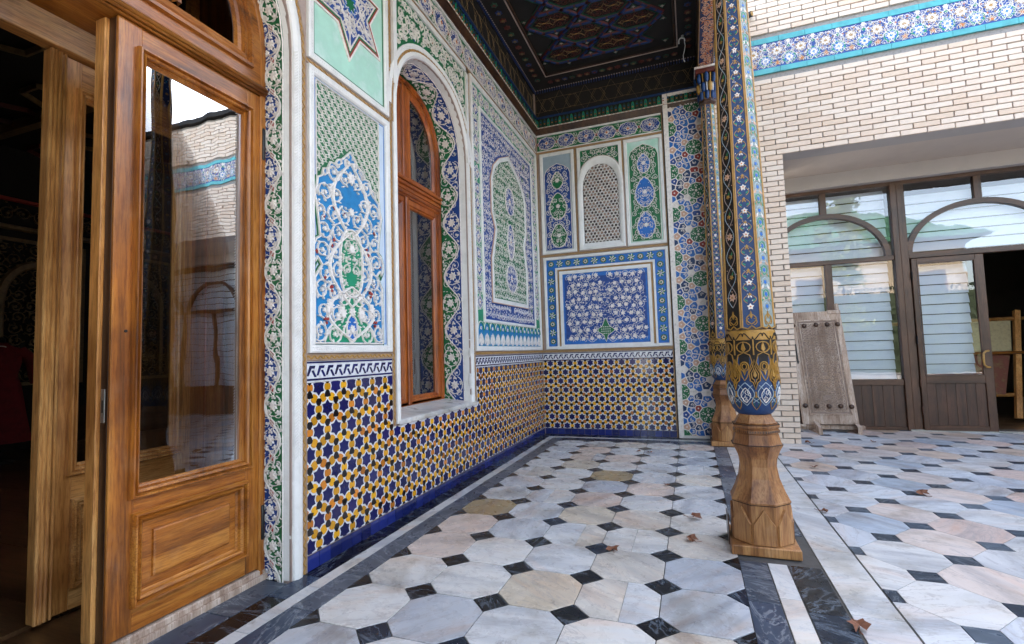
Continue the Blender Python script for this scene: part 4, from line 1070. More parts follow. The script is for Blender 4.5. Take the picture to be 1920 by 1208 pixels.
for (cx, cz, rr, kd) in sites:
    if not (x0-.15 < cx < x1+.15): continue
    P = circle(cx, cz, .125, 10, pi/10)
    for (qx, qz, qr, _) in sites:
        d = hypot(qx-cx, qz-cz)
        if d < 1e-6 or d > .36: continue
        nx, nz = (qx-cx)/d, (qz-cz)/d; t_ = (d*d+rr*rr-qr*qr)/(2*d)-.0062
        out = []
        for i in range(len(P)):
            a_, b_ = P[i-1], P[i]; fa = t_-((a_[0]-cx)*nx+(a_[1]-cz)*nz); fb = t_-((b_[0]-cx)*nx+(b_[1]-cz)*nz)
            if (fa >= 0) != (fb >= 0):
                q_ = fa/(fa-fb); out.append((a_[0]+(b_[0]-a_[0])*q_, a_[1]+(b_[1]-a_[1])*q_))
            if fb >= 0: out.append(b_)
        P = out
        if len(P) < 3: break
    if len(P) < 3: continue
    P = cliprect(P, x0, z0, x1, z1)
    if len(P) < 3: continue
    k = {'centre': 'green', 'ring': 'blue', 'gem': random.choice(['peach', 'carve', 'peach', 'peach', 'cobalt', 'red']), 'penta': random.choice(['blue', 'colblue', 'blue'])}[kd]
    if kd == 'ring' and random.random() < .12: k = 'green'
    r.prism(TP, P, .0088, .0095, k)
    if not (x0+.01 < cx < x1-.01 and z0+.02 < cz < z1-.02) and kd != 'centre': continue
    if kd == 'centre':
        for k_ in range(10):
            a = k_*pi/5
            for r_, ll in ((.030, .032), (.058, .026)):
                x, z = cx+r_*cos(a), cz+r_*sin(a)
                if x0+.01 < x < x1-.03 and z0+.03 < z < z1-.03: leaf(r, TP, x, z, a+.7*(-1)**k_, ll, .013, .0095, .015, 'carve')
            x, z = cx+.082*cos(a+.3), cz+.082*sin(a+.3)
            if x0+.01 < x < x1-.02: leaf(r, TP, x, z, a+1.6, .022, .010, .0095, .015, 'carve')
        if x0 < cx < x1: r.prism(TP, star(cx, cz, .022, .012, 5), .0095, .015, 'carve')
    elif kd == 'gem': r.prism(TP, star(cx, cz, .013, .008, 4, random.random()), .0095, .014, 'carve')
    else:
        a0 = random.random()*6.28
        r.ribbon(TP, [(cx+.026*cos(a0+t_*.75)*(1-.08*t_), cz+.026*sin(a0+t_*.75)*(1-.08*t_)) for t_ in range(7)], .008, .0095, .015, 'carve')
        leaf(r, TP, cx, cz, a0+1, .024, .014, .0095, .015, 'carve'); leaf(r, TP, cx, cz, a0+3.2, .020, .012, .0095, .015, 'carve')
r.build('mosaic_relief', pil)

# ================================================================== CEILING
ce = bpy.data.objects.new('ceiling', None); C.objects.link(ce); ce['kind'] = 'structure'
b = MB(); ZC = 4.995
b.box(-2.4, -6, ZC+.06, .75, 7.1, ZC+.30, 'near_black')
for q in ((-2.4, 6.40, .75, 7.1), (-2.4, -6, -1.727, 6.40), (.02, -6, .75, 6.40)): b.box(q[0], q[1], ZC, q[2], q[3], ZC+.06, 'near_black')
b.build('ceiling_boards', ce)
TC = lambda u, v, h: (u, v, ZC-h)
b = MB(); random.seed(90)
fr_ = [(-1.727, -.5), (-1.727, 6.40), (.02, 6.40), (.02, -.5)]
b.ribbon(TC, fr_, .016, 0, .012, 'taupe'); b.ribbon(TC, [(x+(.03 if x < 0 else -.03), y-.03) for x, y in fr_], .02, 0, .01, 'darkwood')
y = 6.57
for i in range(22):
    for (x, yy) in ((-1.70+i*.105 if i < 17 else None, 6.56), (-1.86, 6.45-i*.135), (.15, 6.45-i*.135)):
        if x is None: continue
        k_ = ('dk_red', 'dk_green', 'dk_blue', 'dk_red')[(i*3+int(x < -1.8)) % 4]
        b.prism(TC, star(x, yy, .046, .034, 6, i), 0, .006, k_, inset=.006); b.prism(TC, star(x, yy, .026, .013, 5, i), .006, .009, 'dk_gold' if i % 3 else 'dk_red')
b.build('painted_border', ce)
b = MB(); TC2 = lambda u, v, h: (u, v, ZC+.058-h); GA = .62; gx, gy = -1.05, 5.74
def cin(x, y): return -1.70 < x < 0.0 and -.3 < y < 6.38
for j in range(-12, 3):
    for i in range(-4, 5):
        cx, cy = gx+GA*(i+.5*(j % 2)), gy+GA*.866*j*.62
        for q in range(6):
            a, a2 = q*pi/3+0, q*pi/3+pi/3
            e1 = (cx+GA*.5*cos(a), cy+GA*.31*sin(a)*1.0); e2 = (cx+GA*.5*cos(a2), cy+GA*.31*sin(a2))
            if not (cin(*e1) and cin(*e2)): continue
            if q < 3:
                pass
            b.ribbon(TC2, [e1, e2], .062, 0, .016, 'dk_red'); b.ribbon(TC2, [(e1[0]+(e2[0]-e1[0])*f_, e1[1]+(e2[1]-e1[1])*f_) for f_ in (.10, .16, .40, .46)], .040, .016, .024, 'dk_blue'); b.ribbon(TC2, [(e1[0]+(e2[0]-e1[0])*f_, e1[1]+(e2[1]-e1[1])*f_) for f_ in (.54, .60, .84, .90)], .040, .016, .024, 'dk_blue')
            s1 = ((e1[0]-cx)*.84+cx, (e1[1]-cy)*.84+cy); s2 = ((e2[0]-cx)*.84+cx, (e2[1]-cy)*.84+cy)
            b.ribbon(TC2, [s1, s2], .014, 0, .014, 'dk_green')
        if cin(cx-.2, cy) and cin(cx+.2, cy):
            arab(b, TC2, (cx-.22, cy-.12, cx+.22, cy+.12), .09, k='dk_red', w=.006, h0=0, h1=.004, leaves=3)
            for dx, rr in ((0, .085), (-.155, .045), (.155, .045)):
                b.ribbon(TC2, [(cx+dx+rr*(1 if t_ % 2 == 0 else .45)*cos(t_*pi/4), cy+rr*.8*(1 if t_ % 2 == 0 else .45)*sin(t_*pi/4)) for t_ in range(8)], .008, 0, .008, 'dk_gold', True)
            b.ribbon(TC2, [(cx-.12, cy), (cx-.07, cy)], .01, 0, .008, 'goldline'); b.ribbon(TC2, [(cx+.12, cy), (cx+.07, cy)], .01, 0, .008, 'goldline')
        for s_ in (-1, 1):
            tx, ty = cx, cy+s_*GA*.36
            if cin(tx, ty): b.prism(TC2, star(tx, ty, .05, .022, 3, s_*pi/2), 0, .006, 'dk_green'); b.prism(TC2, star(tx, ty, .022, .010, 4), .006, .009, 'taupe')
b.build('painted_coffers', ce)
# hook light on the ceiling
t_ = empty('ceiling_hook', 'white curved wire hook hanging from the dark ceiling near the lattice wall', 'hook', (.05, 6.2, 4.99))
m_ = MB(); hk = pl_ = [(.075+.034*cos(a), 6.20, 4.93+.04*sin(a)) for a in [pi*(1.05-.115*i) for i in range(11)]]
m_.tube([(.04, 6.2, 4.90)]+hk, .008, 'cable', 6); m_.tube([(.105, 6.2, 4.91), (.112, 6.2, 4.86), (.10, 6.2, 4.80), (.082, 6.2, 4.74), (.085, 6.2, 4.69), (.095, 6.2, 4.655)], .0045, 'cable', 6); m_.lathe(.085, 6.2, [(.012, 4.96), (.016, 4.995)], 'cable', 8)
m_.build('hook', t_)

# ================================================================== BEAM AND COLUMNS
bm = empty('painted_beam', 'dark painted beam with a gilt patterned underside carried by the columns', 'beam', (.33, 4, 4.6))
b = MB(); b.bbox(.235, -6, 4.60, .425, 6.72, 4.99, 'darkwood', .012)
b.build('beam_body', bm)
b = MB(); TBm = lambda u, v, h: (u, v, 4.60-h); random.seed(91)
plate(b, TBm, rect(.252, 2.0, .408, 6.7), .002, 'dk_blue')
b.ribbon(TBm, [(.249, 2.0), (.249, 6.7)], .010, 0, .006, 'goldline'); b.ribbon(TBm, [(.411, 2.0), (.411, 6.7)], .010, 0, .006, 'goldline')
arab(b, TBm, (.258, 2.0, .402, 6.68), .072, k='peach', w=.009, h0=.002, h1=.008, leaves=4, accents=['orange', 'orange', 'green', 'goldline'], jit=.2)
arab(b, TBm, (.258, 2.0, .402, 6.68), .10, k='orange', w=.010, h0=.002, h1=.007, leaves=4)
b.build('painted_soffit', bm)

def column(loc, label, detail):
    """carved column, built round the origin, then moved"""
    t = empty('carved_column', label, 'column', (0, 0, 0), 'carved columns of the veranda')
    O8 = pi/8; K = 1/cos(O8)
    def ring(r_, z, n=8, ph=O8, k=K): return [(r_*k*cos(2*pi*i/n+ph), r_*k*sin(2*pi*i/n+ph), z) for i in range(n)]
    p = MB(); p.bbox(-.172, -.172, 0, .172, .172, .052, 'greywood' if False else 'colwood', .004); p.bbox(-.178, -.03, .0, -.172, .17, .15, 'darkwood', .001) ; p.build('plinth', t)
    p = MB()
    P = [(.146, .052), (.146, .10), (.147, .262), (.1475, .270), (.152, .272), (.152, .280), (.148, .286), (.126, .335), (.104, .40), (.094, .465), (.099, .51), (.116, .555), (.130, .583), (.131, .590), (.126, .592), (.123, .60), (.113, .648), (.110, .652)]
    p.loops([ring(r_, z) for r_, z in P], 'colwood')
    P = [(.110, .652), (.118, .654), (.118, .672), (.112, .675), (.120, .690), (.120, .700), (.104, .703), (.109, .710), (.103, .716), (.084, .752), (.084, .757)]
    p.loops([ring(r_, z) for r_, z in P], 'colwood', cap=True)
    body = p.build('pedestal', t)
    for z_, r_ in ((.2665, .1485), (.5885, .1318), (.7005, .1205)):
        p = MB(); p.loops([ring(r_-.003, z_-.003), ring(r_+.0006, z_-.0015), ring(r_+.0006, z_+.0015), ring(r_-.003, z_+.003)], 'carve_dark'); p.build('groove_line', t)  # dark lines painted on for grooves, their depth is only in the colour
    for i in range(8):          # pointed panels applied to the foot
        a = pi/4*i; ca, sa = cos(a), sin(a); hw = .0575; 
        mp = lambda u, v, h: ((.146+h)*ca-u*sa, (.146+h)*sa+u*ca, v)
        q = MB(); q.prism(mp, [(-hw, .054), (hw, .054), (hw, .165), (hw*.62, .195), (hw*.33, .222), (0, .248), (-hw*.33, .222), (-hw*.62, .195), (-hw, .165)], -.004, .013, 'colwood', inset=.003)
        q.build('lancet_panel', t)
    if detail:
        q = MB()
        for i in range(56):
            a = 2*pi*i/56; rr = .119
            fa = ((a+O8) % (pi/4))-O8; rr = .1165/cos(fa); x, y = rr*cos(a), rr*sin(a)
            q.add([(x+.0052*cos(b_), y+.0052*sin(b_), .6635+dz_) for b_ in (0, 2.1, 4.2) for dz_ in (-.006, .006)]+[(x*1.03, y*1.03, .6635)], [(0, 2, 6), (1, 3, 6), (0, 1, 6), (2, 3, 6), (2, 4, 6), (3, 5, 6), (4, 5, 6), (4, 0, 6), (5, 1, 6)], 'darkwood')
        q.build('bead_row', t)
    q = MB(); bulb = [(.080, .757), (.086, .758), (.098, .768), (.116, .795), (.130, .835), (.1375, .88), (.1395, .92), (.137, .96), (.133, 1.0), (.1305, 1.03)]
    q.lathe(0, 0, bulb, 'colblue', 32)
    col = [(.1325, 1.02), (.1315, 1.10), (.1300, 1.18), (.1305, 1.235), (.129, 1.245)]
    q.lathe(0, 0, col, 'near_black', 32); bulb_o = q.build('painted_bulb', t)
    # gilt and white painting on the bulb and the drum
    def rad(z, prof=bulb+col[1:]):
        for (ra, za), (rb, zb) in zip(prof, prof[1:]):
            if za <= z <= zb: return ra+(rb-ra)*(z-za)/max(zb-za, 1e-6)
        return .13
    TR = lambda u, v, h: ((rad(v)+h)*cos(u/.13), (rad(v)+h)*sin(u/.13), v)
    q = MB(); random.seed(14); C_ = 2*pi*.13; nl = 8
    q.loops([[TR(C_*i/48, z, h_) for i in range(48)] for z, h_ in ((1.185, 0), (1.186, .003), (1.236, .003), (1.243, .0))], 'gold')
    q.loops([[TR(C_*i/48, z, h_) for i in range(48)] for z, h_ in ((1.09, .001), (1.186, .001))], 'near_black')
    for i in range(nl):
        c = C_*(i+.5)/nl-C_/4; st = C_/nl
        # lobes of the gold band
        for s_ in (-1, 1):
            q.ribbon(TR, [(c+s_*(st*.5-st*.5*cos(pi*t_/8)*1.0)*.5, 1.205+.018*sin(pi*t_/8*2)) for t_ in range(9)], .006, .003, .007, 'near_black')
        q.ribbon(TR, [(c+st*.36*cos(2*pi*t_/12), 1.145+.030*sin(2*pi*t_/12)) for t_ in range(12)], .006, .001, .007, 'gold', True)
        leaf(q, TR, c, 1.115, pi/2, .06, .024, .001, .007, 'gold'); q.ribbon(TR, [(c+st*.5, 1.19), (c+st*.5, 1.10)], .008, .001, .006, 'gold')
        # blue cartouche and pendant
        cart = [(c, 1.115), (c+st*.30, 1.10), (c+st*.40, 1.06), (c+st*.25, 1.02), (c+st*.12, .975), (c, .955), (c-st*.12, .975), (c-st*.25, 1.02), (c-st*.40, 1.06), (c-st*.30, 1.10)]
        plate(q, TR, cart, .0008, 'colblue'); q.ribbon(TR, cart, .006, .001, .006, 'gold', True)
        for s_ in (-1, 1):
            q.ribbon(TR, [(c+s_*st*.22*sin(pi*t_/8), 1.035+.026*cos(pi*t_/8)) for t_ in range(9)], .007, .001, .007, 'gold')
            q.ribbon(TR, [(c+s_*.012*sin(pi*t_/6), 1.035+.016*cos(pi*t_/6)) for t_ in range(7)], .006, .001, .007, 'gold')
        leaf(q, TR, c, 1.02, -pi/2, .035, .018, .001, .008, 'gold')
        d = c+st/2      # gold tracery pendants between the cartouches
        plate(q, TR, [(d, 1.075), (d+st*.10, 1.03), (d+st*.27, .995), (d+st*.20, .95), (d, .91), (d-st*.20, .95), (d-st*.27, .995), (d-st*.10, 1.03)], .0015, 'near_black')
        for sc_ in (1, .62):
            q.ribbon(TR, [(d+sc_*x_, .99+sc_*(z_-.99)) for x_, z_ in ((0, 1.075), (st*.09, 1.035), (st*.27, 1.0), (st*.23, .955), (st*.10, .945), (0, .905), (-st*.10, .945), (-st*.23, .955), (-st*.27, 1.0), (-st*.09, 1.035))], .0055, .0015, .008, 'gold', True)
        q.ribbon(TR, [(d, .895), (d, .86)], .007, .001, .006, 'gold'); leaf(q, TR, d, .97, pi/2, .05, .02, .0015, .008, 'gold')
        # white tracery on the bulb
        for s_ in (-1, 1):
            q.ribbon(TR, [(c+s_*st*.42*sin(pi*t_/10), .945-.13*t_/10) for t_ in range(11)], .0045, .0005, .004, 'grey_wash')
            q.ribbon(TR, [(c+s_*st*.24*sin(pi*t_/8), .915-.085*t_/8) for t_ in range(9)], .004, .0005, .004, 'carve')
            q.ribbon(TR, [(d+s_*st*.22*sin(pi*t_/8), .875-.085*t_/8) for t_ in range(9)], .004, .0005, .004, 'gold')
            q.ribbon(TR, [(d+s_*st*.40*sin(pi*t_/8+.4), .93-.10*t_/8) for t_ in range(9)], .0035, .0005, .003, 'grey_wash')
        arab(q, TR, (c-st*.2, .83, c+st*.2, .91), .034, k='carve', w=.0035, h0=.0005, h1=.0035, leaves=3)
        plate(q, TR, [(d, .88), (d+st*.15, .83), (d, .79), (d-st*.15, .83)], .0008, 'green')
    q.build('painted_ornament', bulb_o)
    # octagonal shaft
    z0, z1, ra, rb = 1.245, 4.14, .127, .072
    R_ = lambda z: ra+(rb-ra)*(z-z0)/(z1-z0)
    sh = MB(); sh.loops([ring(R_(z), z) for z in (z0, z1)], 'darkwood'); so = sh.build('shaft', t)
    for i in range(8):
        a = pi/4*i; ca, sa = cos(a), sin(a); tn = math.tan(O8)
        mp = lambda u, v, h: ((R_(v)+h)*ca-u*sa, (R_(v)+h)*sa+u*ca, v)
        q = MB(); random.seed(60+i)
        base = {0: 'teal_wash', 1: 'near_black', 2: 'dk_green', 3: 'near_black', 4: 'dk_blue', 5: 'near_black', 6: 'colblue', 7: 'teal_wash'}[i]
        hwz = lambda z: R_(z)*tn
        q.add([mp(-hwz(z0)*.93, z0+.01, .001), mp(hwz(z0)*.93, z0+.01, .001), mp(hwz(z1)*.93, z1, .001), mp(-hwz(z1)*.93, z1, .001)], [(0, 1, 2, 3)], base)
        for s_ in (-1, 1): q.ribbon(mp, [(s_*hwz(z)*.90, z) for z in (z0+.01, z1)], .009, 0, .005, 'goldline')
        q.ribbon(mp, [(-hwz(z0)*.85, z0+.012), (-hwz(z0)*.4, z0+.004), (0, z0+.022), (hwz(z0)*.4, z0+.004), (hwz(z0)*.85, z0+.012)], .008, .001, .006, 'gold')
        # gilt palmette at the foot
        for s_ in (-1, 1):
            q.ribbon(mp, [(s_*.026*sin(pi*t_/7), z0+.03+.06*t_/7) for t_ in range(8)], .006, .001, .005, 'gold')
            q.ribbon(mp, [(s_*(.012+.016*sin(pi*t_/5)), z0+.045+.018*cos(pi*t_/5)) for t_ in range(6)], .005, .001, .005, 'gold')
        leaf(q, mp, 0, z0+.06, pi/2, .05, .016, .001, .005, 'gold')
        c1, c2, c3 = {'near_black': ('taupe', 'peach', 'gold'), 'colblue': ('carve', 'goldline', 'grey_wash'), 'teal_wash': ('grey_wash', 'emerald', 'peach'), 'dk_green': ('gold', 'red', 'peach'), 'dk_blue': ('azure', 'gold', 'carve')}[base]
        z = z0+.13; k_ = 0
        for _ in range(150):
            zz_ = random.uniform(z0+.12, z1-.02); uu_ = random.uniform(-.72, .72)*hwz(zz_); q.prism(mp, star(uu_, zz_, random.uniform(.003, .0065), .0025, 3, random.random()*6), .001, .002, random.choice([c1, c2, c3, 'dk_green', 'grey_wash' if base != 'near_black' else 'dk_gold']))
        step = .070 if base in ('colblue', 'teal_wash') else (.062 if base == 'dk_green' else .12)
        while z < z1-.03:
            f_ = R_(z)/ra
            if base == 'dk_green':
                q.ribbon(mp, [(.032*f_*cos(pi*t_/6), z+.016*sin(pi*t_/6)) for t_ in range(7)], .006, .001, .004, 'gold'); q.prism(mp, circle(0, z-.008, .016*f_, 7), .001, .004, 'peach' if k_ % 2 else 'grey_wash')
            elif base == 'near_black':
                s_ = 1 if k_ % 2 else -1
                q.ribbon(mp, [(s_*.030*f_*sin(pi*t_/8), z+step*t_/8) for t_ in range(9)], .0035, .001, .003, 'grey_wash'); q.ribbon(mp, [(-s_*.030*f_*sin(pi*t_/8), z+step*t_/8) for t_ in range(9)], .0035, .001, .003, 'taupe')
                if k_ % 3 == 0: flower(q, mp, 0, z+step/2, .026*f_, .001, .004, 'peach', 7, core='gold')
                else: flower(q, mp, 0, z+step/2, .016*f_, .001, .004, 'gold', 5); leaf(q, mp, 0, z+step*.5, 1.2, .035, .012, .001, .003, 'green')
            elif base == 'colblue':
                if k_ % 2 == 0: flower(q, mp, 0, z, .021*f_, .001, .004, 'carve', 5, pi/2, core='orange')
                else:
                    flower(q, mp, 0, z, .013*f_, .001, .004, 'gold', 4, 0)
                for s_ in (-1, 1):
                    q.ribbon(mp, [(s_*(.014+.020*sin(pi*t_/6))*f_, z+.02+.045*t_/6) for t_ in range(7)], .004, .001, .003, 'goldline'); leaf(q, mp, s_*.012*f_, z+.03, pi/2-s_*.9, .026*f_, .010, .001, .003, 'emerald'); leaf(q, mp, s_*.01*f_, z+.05, pi/2+s_*.4, .022*f_, .009, .001, .003, 'gold' if k_ % 3 else 'carve')
            elif base == 'teal_wash':
                q.ribbon(mp, [(.024*f_*cos(2*pi*t_/8), z+.026*sin(2*pi*t_/8)) for t_ in range(8)], .007, .001, .003, 'emerald' if k_ % 2 else 'grey_wash', True); q.prism(mp, star(0, z, .014*f_, .009*f_, 5, 1), .001, .003, 'blue')
                for s_ in (-1, 1): leaf(q, mp, s_*.03*f_, z+.03, pi/2+s_*.5, .034, .015, .001, .003, ('peach', 'carve', 'tan')[k_ % 3]); leaf(q, mp, s_*.02*f_, z+.045, -pi/2+s_*.9, .028, .011, .001, .003, ('emerald', 'peach')[k_ % 2])
            else:
                flower(q, mp, 0, z, .02*f_, .001, .004, 'azure' if k_ % 2 else 'gold', 6)
            z += step; k_ += 1
        q.build('painted_facet', so)
    # stalactite capital
    q = MB(); q.loops([ring(r_, z) for r_, z in ((.074, 4.13), (.10, 4.16), (.092, 4.19), (.10, 4.20))], 'darkwood', cap=True)
    for lev, (z, r_, n) in enumerate(((4.19, .082, 8), (4.29, .096, 8), (4.40, .112, 8))):
        q.lathe(0, 0, [(r_*.9, z), (r_*.95, z+.12)], 'near_black', 8, O8, smooth=False)
        for i in range(n):
            a = 2*pi*i/n+(lev % 2)*pi/n; x, y = r_*cos(a), r_*sin(a)
            q.tube([(x, y, z), (x*1.06, y*1.06, z+.03), (x*1.10, y*1.10, z+.09), (x*1.0, y*1.0, z+.118)], lambda t__: .014+.012*sin(pi*t__), 'colblue' if lev != 1 else ('colblue' if i % 2 else 'gold'), 7)
            a += pi/n; x, y = r_*1.0*cos(a), r_*1.0*sin(a); q.tube([(x, y, z+.01), (x*1.08, y*1.08, z+.11)], .008, 'gold' if lev != 1 else 'carve', 5)
    q.bbox(-.125, -.125, 4.52, .125, .125, 4.575, 'dk_red', .008); q.bbox(-.135, -.135, 4.575, .135, .135, 4.598, 'carve', .004)
    q.build('stalactite_capital', t)
    return t
def copy_tree(o, parent=None):
    c = o.copy(); C.objects.link(c)
    if parent: c.parent = parent
    for ch in list(o.children): copy_tree(ch, c)
    return c
col1 = column((.325, 3.2, 0), 'nearer carved column with painted blue shaft on an octagonal wooden foot', True)
col2 = copy_tree(col1); col2['label'] = 'farther carved column standing against the corner pilaster, mostly behind the nearer one'
col1.location = (.327, 3.205, 0); col2.location = (.335, 6.40, 0)
# ================================================================== ARCHED WINDOW
XW = -2.335
TW = lambda u, v, h: (XW+h, u, v)
win = empty('arched_window', 'tall arched window of reddish varnished wood, set deep in the carved wall', 'window', (XW, WC, WZ0))
def arch_poly(cy, a, b_, z0, zc, n=24, e=2.25): return [p for p in archpath(cy, a, z0, zc, b_, n, e)[9:-9]]
p = MB(); ao = [(WC+.60, .70)]+archpath(WC, .60, .70, WZ, .61, 26)[10:-10]+[(WC-.60, .70)]
mould(p, TW, ao, [(-.03, -.04), (-.03, .012), (-.004, .012), (0, .0)], 'white'); mould(p, TW, ao, [(0, -.04), (0, .035), (.012, .045), (.03, .045), (.036, .03), (.055, .03), (.060, .012)], 'redwood_z')
p.build('frame', win)
p = MB(); p.bbox(XW-.03, WC-.56, 2.55, XW+.045, WC+.56, 2.70, 'redwood_y', .006)
for z, h in ((2.70, .075), (2.665, .065), (2.625, .055), (2.585, .06)): p.bbox(XW, WC-.57, z-.016, XW+h, WC+.57, z+.012, 'redwood_y', .004)
p.build('transom', win)
p = MB(); p.bbox(XW-.03, WC-.055, 2.70, XW+.03, WC+.015, 3.60, 'redwood_z', .006); p.build('mullion', win)
# sashes below: two leaves meeting in the middle
for y0, y1 in ((WC-.56, WC-.03), (WC-.03, WC+.55)):
    s_ = MB(); o = rect(y0+.003, .725, y1-.003, 2.555)
    mould(s_, TW, o, [(0, -.03), (0, .022), (.006, .030), (.050, .030), (.058, .018), (.070, .022), (.080, .008), (.080, -.01)], 'redwood_z')
    so = s_.build('sash', win)
    g_ = MB(); plate(g_, TW, offset(o, .075), .002, 'glass_win'); g_.build('pane', so)
p = MB(); p.bbox(XW+.028, WC-.055, .725, XW+.048, WC-.008, 2.555, 'redwood_z', .006); p.build('meeting_strip', win)
fan_o = archpath(WC, .54, 2.715, WZ, .55, 26)[10:-10]
for sgn in (-1, 1):
    if sgn > 0: P = [(WC+.02, 2.715), (WC+.535, 2.715)]+[q for q in fan_o if q[0] > WC+.03]+[(WC+.02, WZ+.55)]
    else: P = [(WC-.06, WZ+.548)]+[q for q in fan_o if q[0] < WC-.07]+[(WC-.535, 2.715), (WC-.06, 2.715)]
    s_ = MB(); mould(s_, TW, P, [(0, -.01), (0, .026), (.040, .028), (.048, .016), (.056, .004)], 'redwood_z'); so = s_.build('fanlight', win)
    g_ = MB(); plate(g_, TW, offset(P, .05), .002, 'glass_win'); g_.build('pane', so)
# curtain behind the left part
cu = empty('net_curtain', 'dark patterned curtain hanging behind the arched window', 'curtain', (XW-.2, WC, 1.5))
q = MB(); rr_ = [[(XW-.16+.02*sin(y*60), y, z) for y in [WC-.60+1.2*i/60 for i in range(61)]] for z in (.7, 3.6)]
q.loops(rr_, 'cloth_dark', False, smooth=True); q.build('cloth', cu)
sl = MB(); sl.add([(WX+.022, WC-.66, .662), (WX+.022, WC+.685, .662), (WX+.022, WC+.685, .690), (WX+.022, WC-.66, .690), (WX+.012, WC+.685, .697), (WX+.012, WC-.66, .697), (XW, WC+.66, .735), (XW, WC-.66, .735)],
    [(0, 1, 2, 3), (3, 2, 4, 5), (5, 4, 6, 7)], 'marble_white')
sl.add([(WX-.02, WC-.66, .655), (WX-.02, WC+.685, .655), (WX+.022, WC+.685, .662), (WX+.022, WC-.66, .662), (WX+.012, WC+.685, .697), (XW, WC+.685, .735), (WX-.02, WC+.685, .66)], [(0, 1, 2, 3), (2, 4, 6)], 'marble_white')
sl.build('window_sill', lw)

# ================================================================== DOORWAY
XD = -2.20
TD = lambda u, v, h: (XD+h, u, v)
df = empty('door_frame', 'arched frame of varnished wood with fanlight and moulded transom in the doorway', 'door frame', (XD, DC, 0))
p = MB(); ao = [(DC+.742, .0)]+archpath(DC, .742, 0, DZ, .742, 26, 2.1)[10:-10]+[(DC-.742, .0)]
mould(p, TD, ao, [(0, -.05), (0, .010), (.030, .014), (.036, .006), (.036, -.05)], 'wood_z', False); p.build('jamb', df)
p = MB(); p.bbox(XD-.26, DC-.71, 2.634, XD+.010, DC+.71, 2.70, 'wood_y', .004)
for z, h, r_ in ((2.634, .022, .008), (2.645, .034, .009), (2.660, .040, .010), (2.676, .026, .008)): p.tube([(XD+h-.010, DC-.735, z), (XD+h-.010, DC+.735, z)], r_*.92, 'wood_y', 10)
p.build('transom', df)
fo = archpath(DC, .705, 2.692, DZ, .705, 30, 2.1)[10:-10]; fp = [(DC+.705, 2.692)]+fo+[(DC-.705, 2.692)]
p = MB(); mould(p, TD, fp, [(0, -.05), (0, .008), (.056, .010), (.060, .030), (.076, .032), (.084, .010), (.098, .020), (.112, .024), (.120, .004), (.140, .002), (.150, -.02)], 'wood_y')
fi = offset(fp, .145)
for a0 in (.62, 1.57, 2.52):
    p.ribbon(TD, [(DC+rr*cos(a0), 2.85+rr*sin(a0)) for rr in (.16, .52)], .034, -.03, .012, 'wood_z')
p.ribbon(TD, [(DC+.24*cos(pi*i/16), 2.85+.24*sin(pi*i/16)) for i in range(17)], .036, -.03, .014, 'wood_y')
fan = p.build('fanlight', df); g_ = MB(); plate(g_, TD, fi, -.016, 'glass'); g_.build('pane', fan)
p = MB(); p.bbox(-2.85, 2.085, -.01, -2.24, 2.12, 2.9, 'wood_z', .002); p.bbox(-2.85, .50, -.01, -2.24, .535, 3.8, 'wood_z', .002); p.bbox(-2.85, 2.085, 2.9, -2.24, 2.12, 3.8, 'wood_z', .002)
for y in (-2.39, -2.54, -2.69): p.bbox(y, 2.078, .0, y+.012, 2.086, 2.9, 'redwood_z', .002)
p.build('lining', df)
p = MB(); p.box(-2.85, .5, 3.80, -2.24, 2.12, 3.84, 'wood_y'); p.build('lining', df); p = MB(); p.box(-2.80, .5, -.035, -2.217, 2.1, -.002, 'floorwood'); p.build('inner_sill', df); p = MB(); p.bbox(-2.255, .56, -.03, -2.188, 2.06, .052, 'greywood', .006); p.bbox(-2.188, .56, -.03, -2.170, 2.06, .028, 'greywood', .003); p.build('threshold', df)
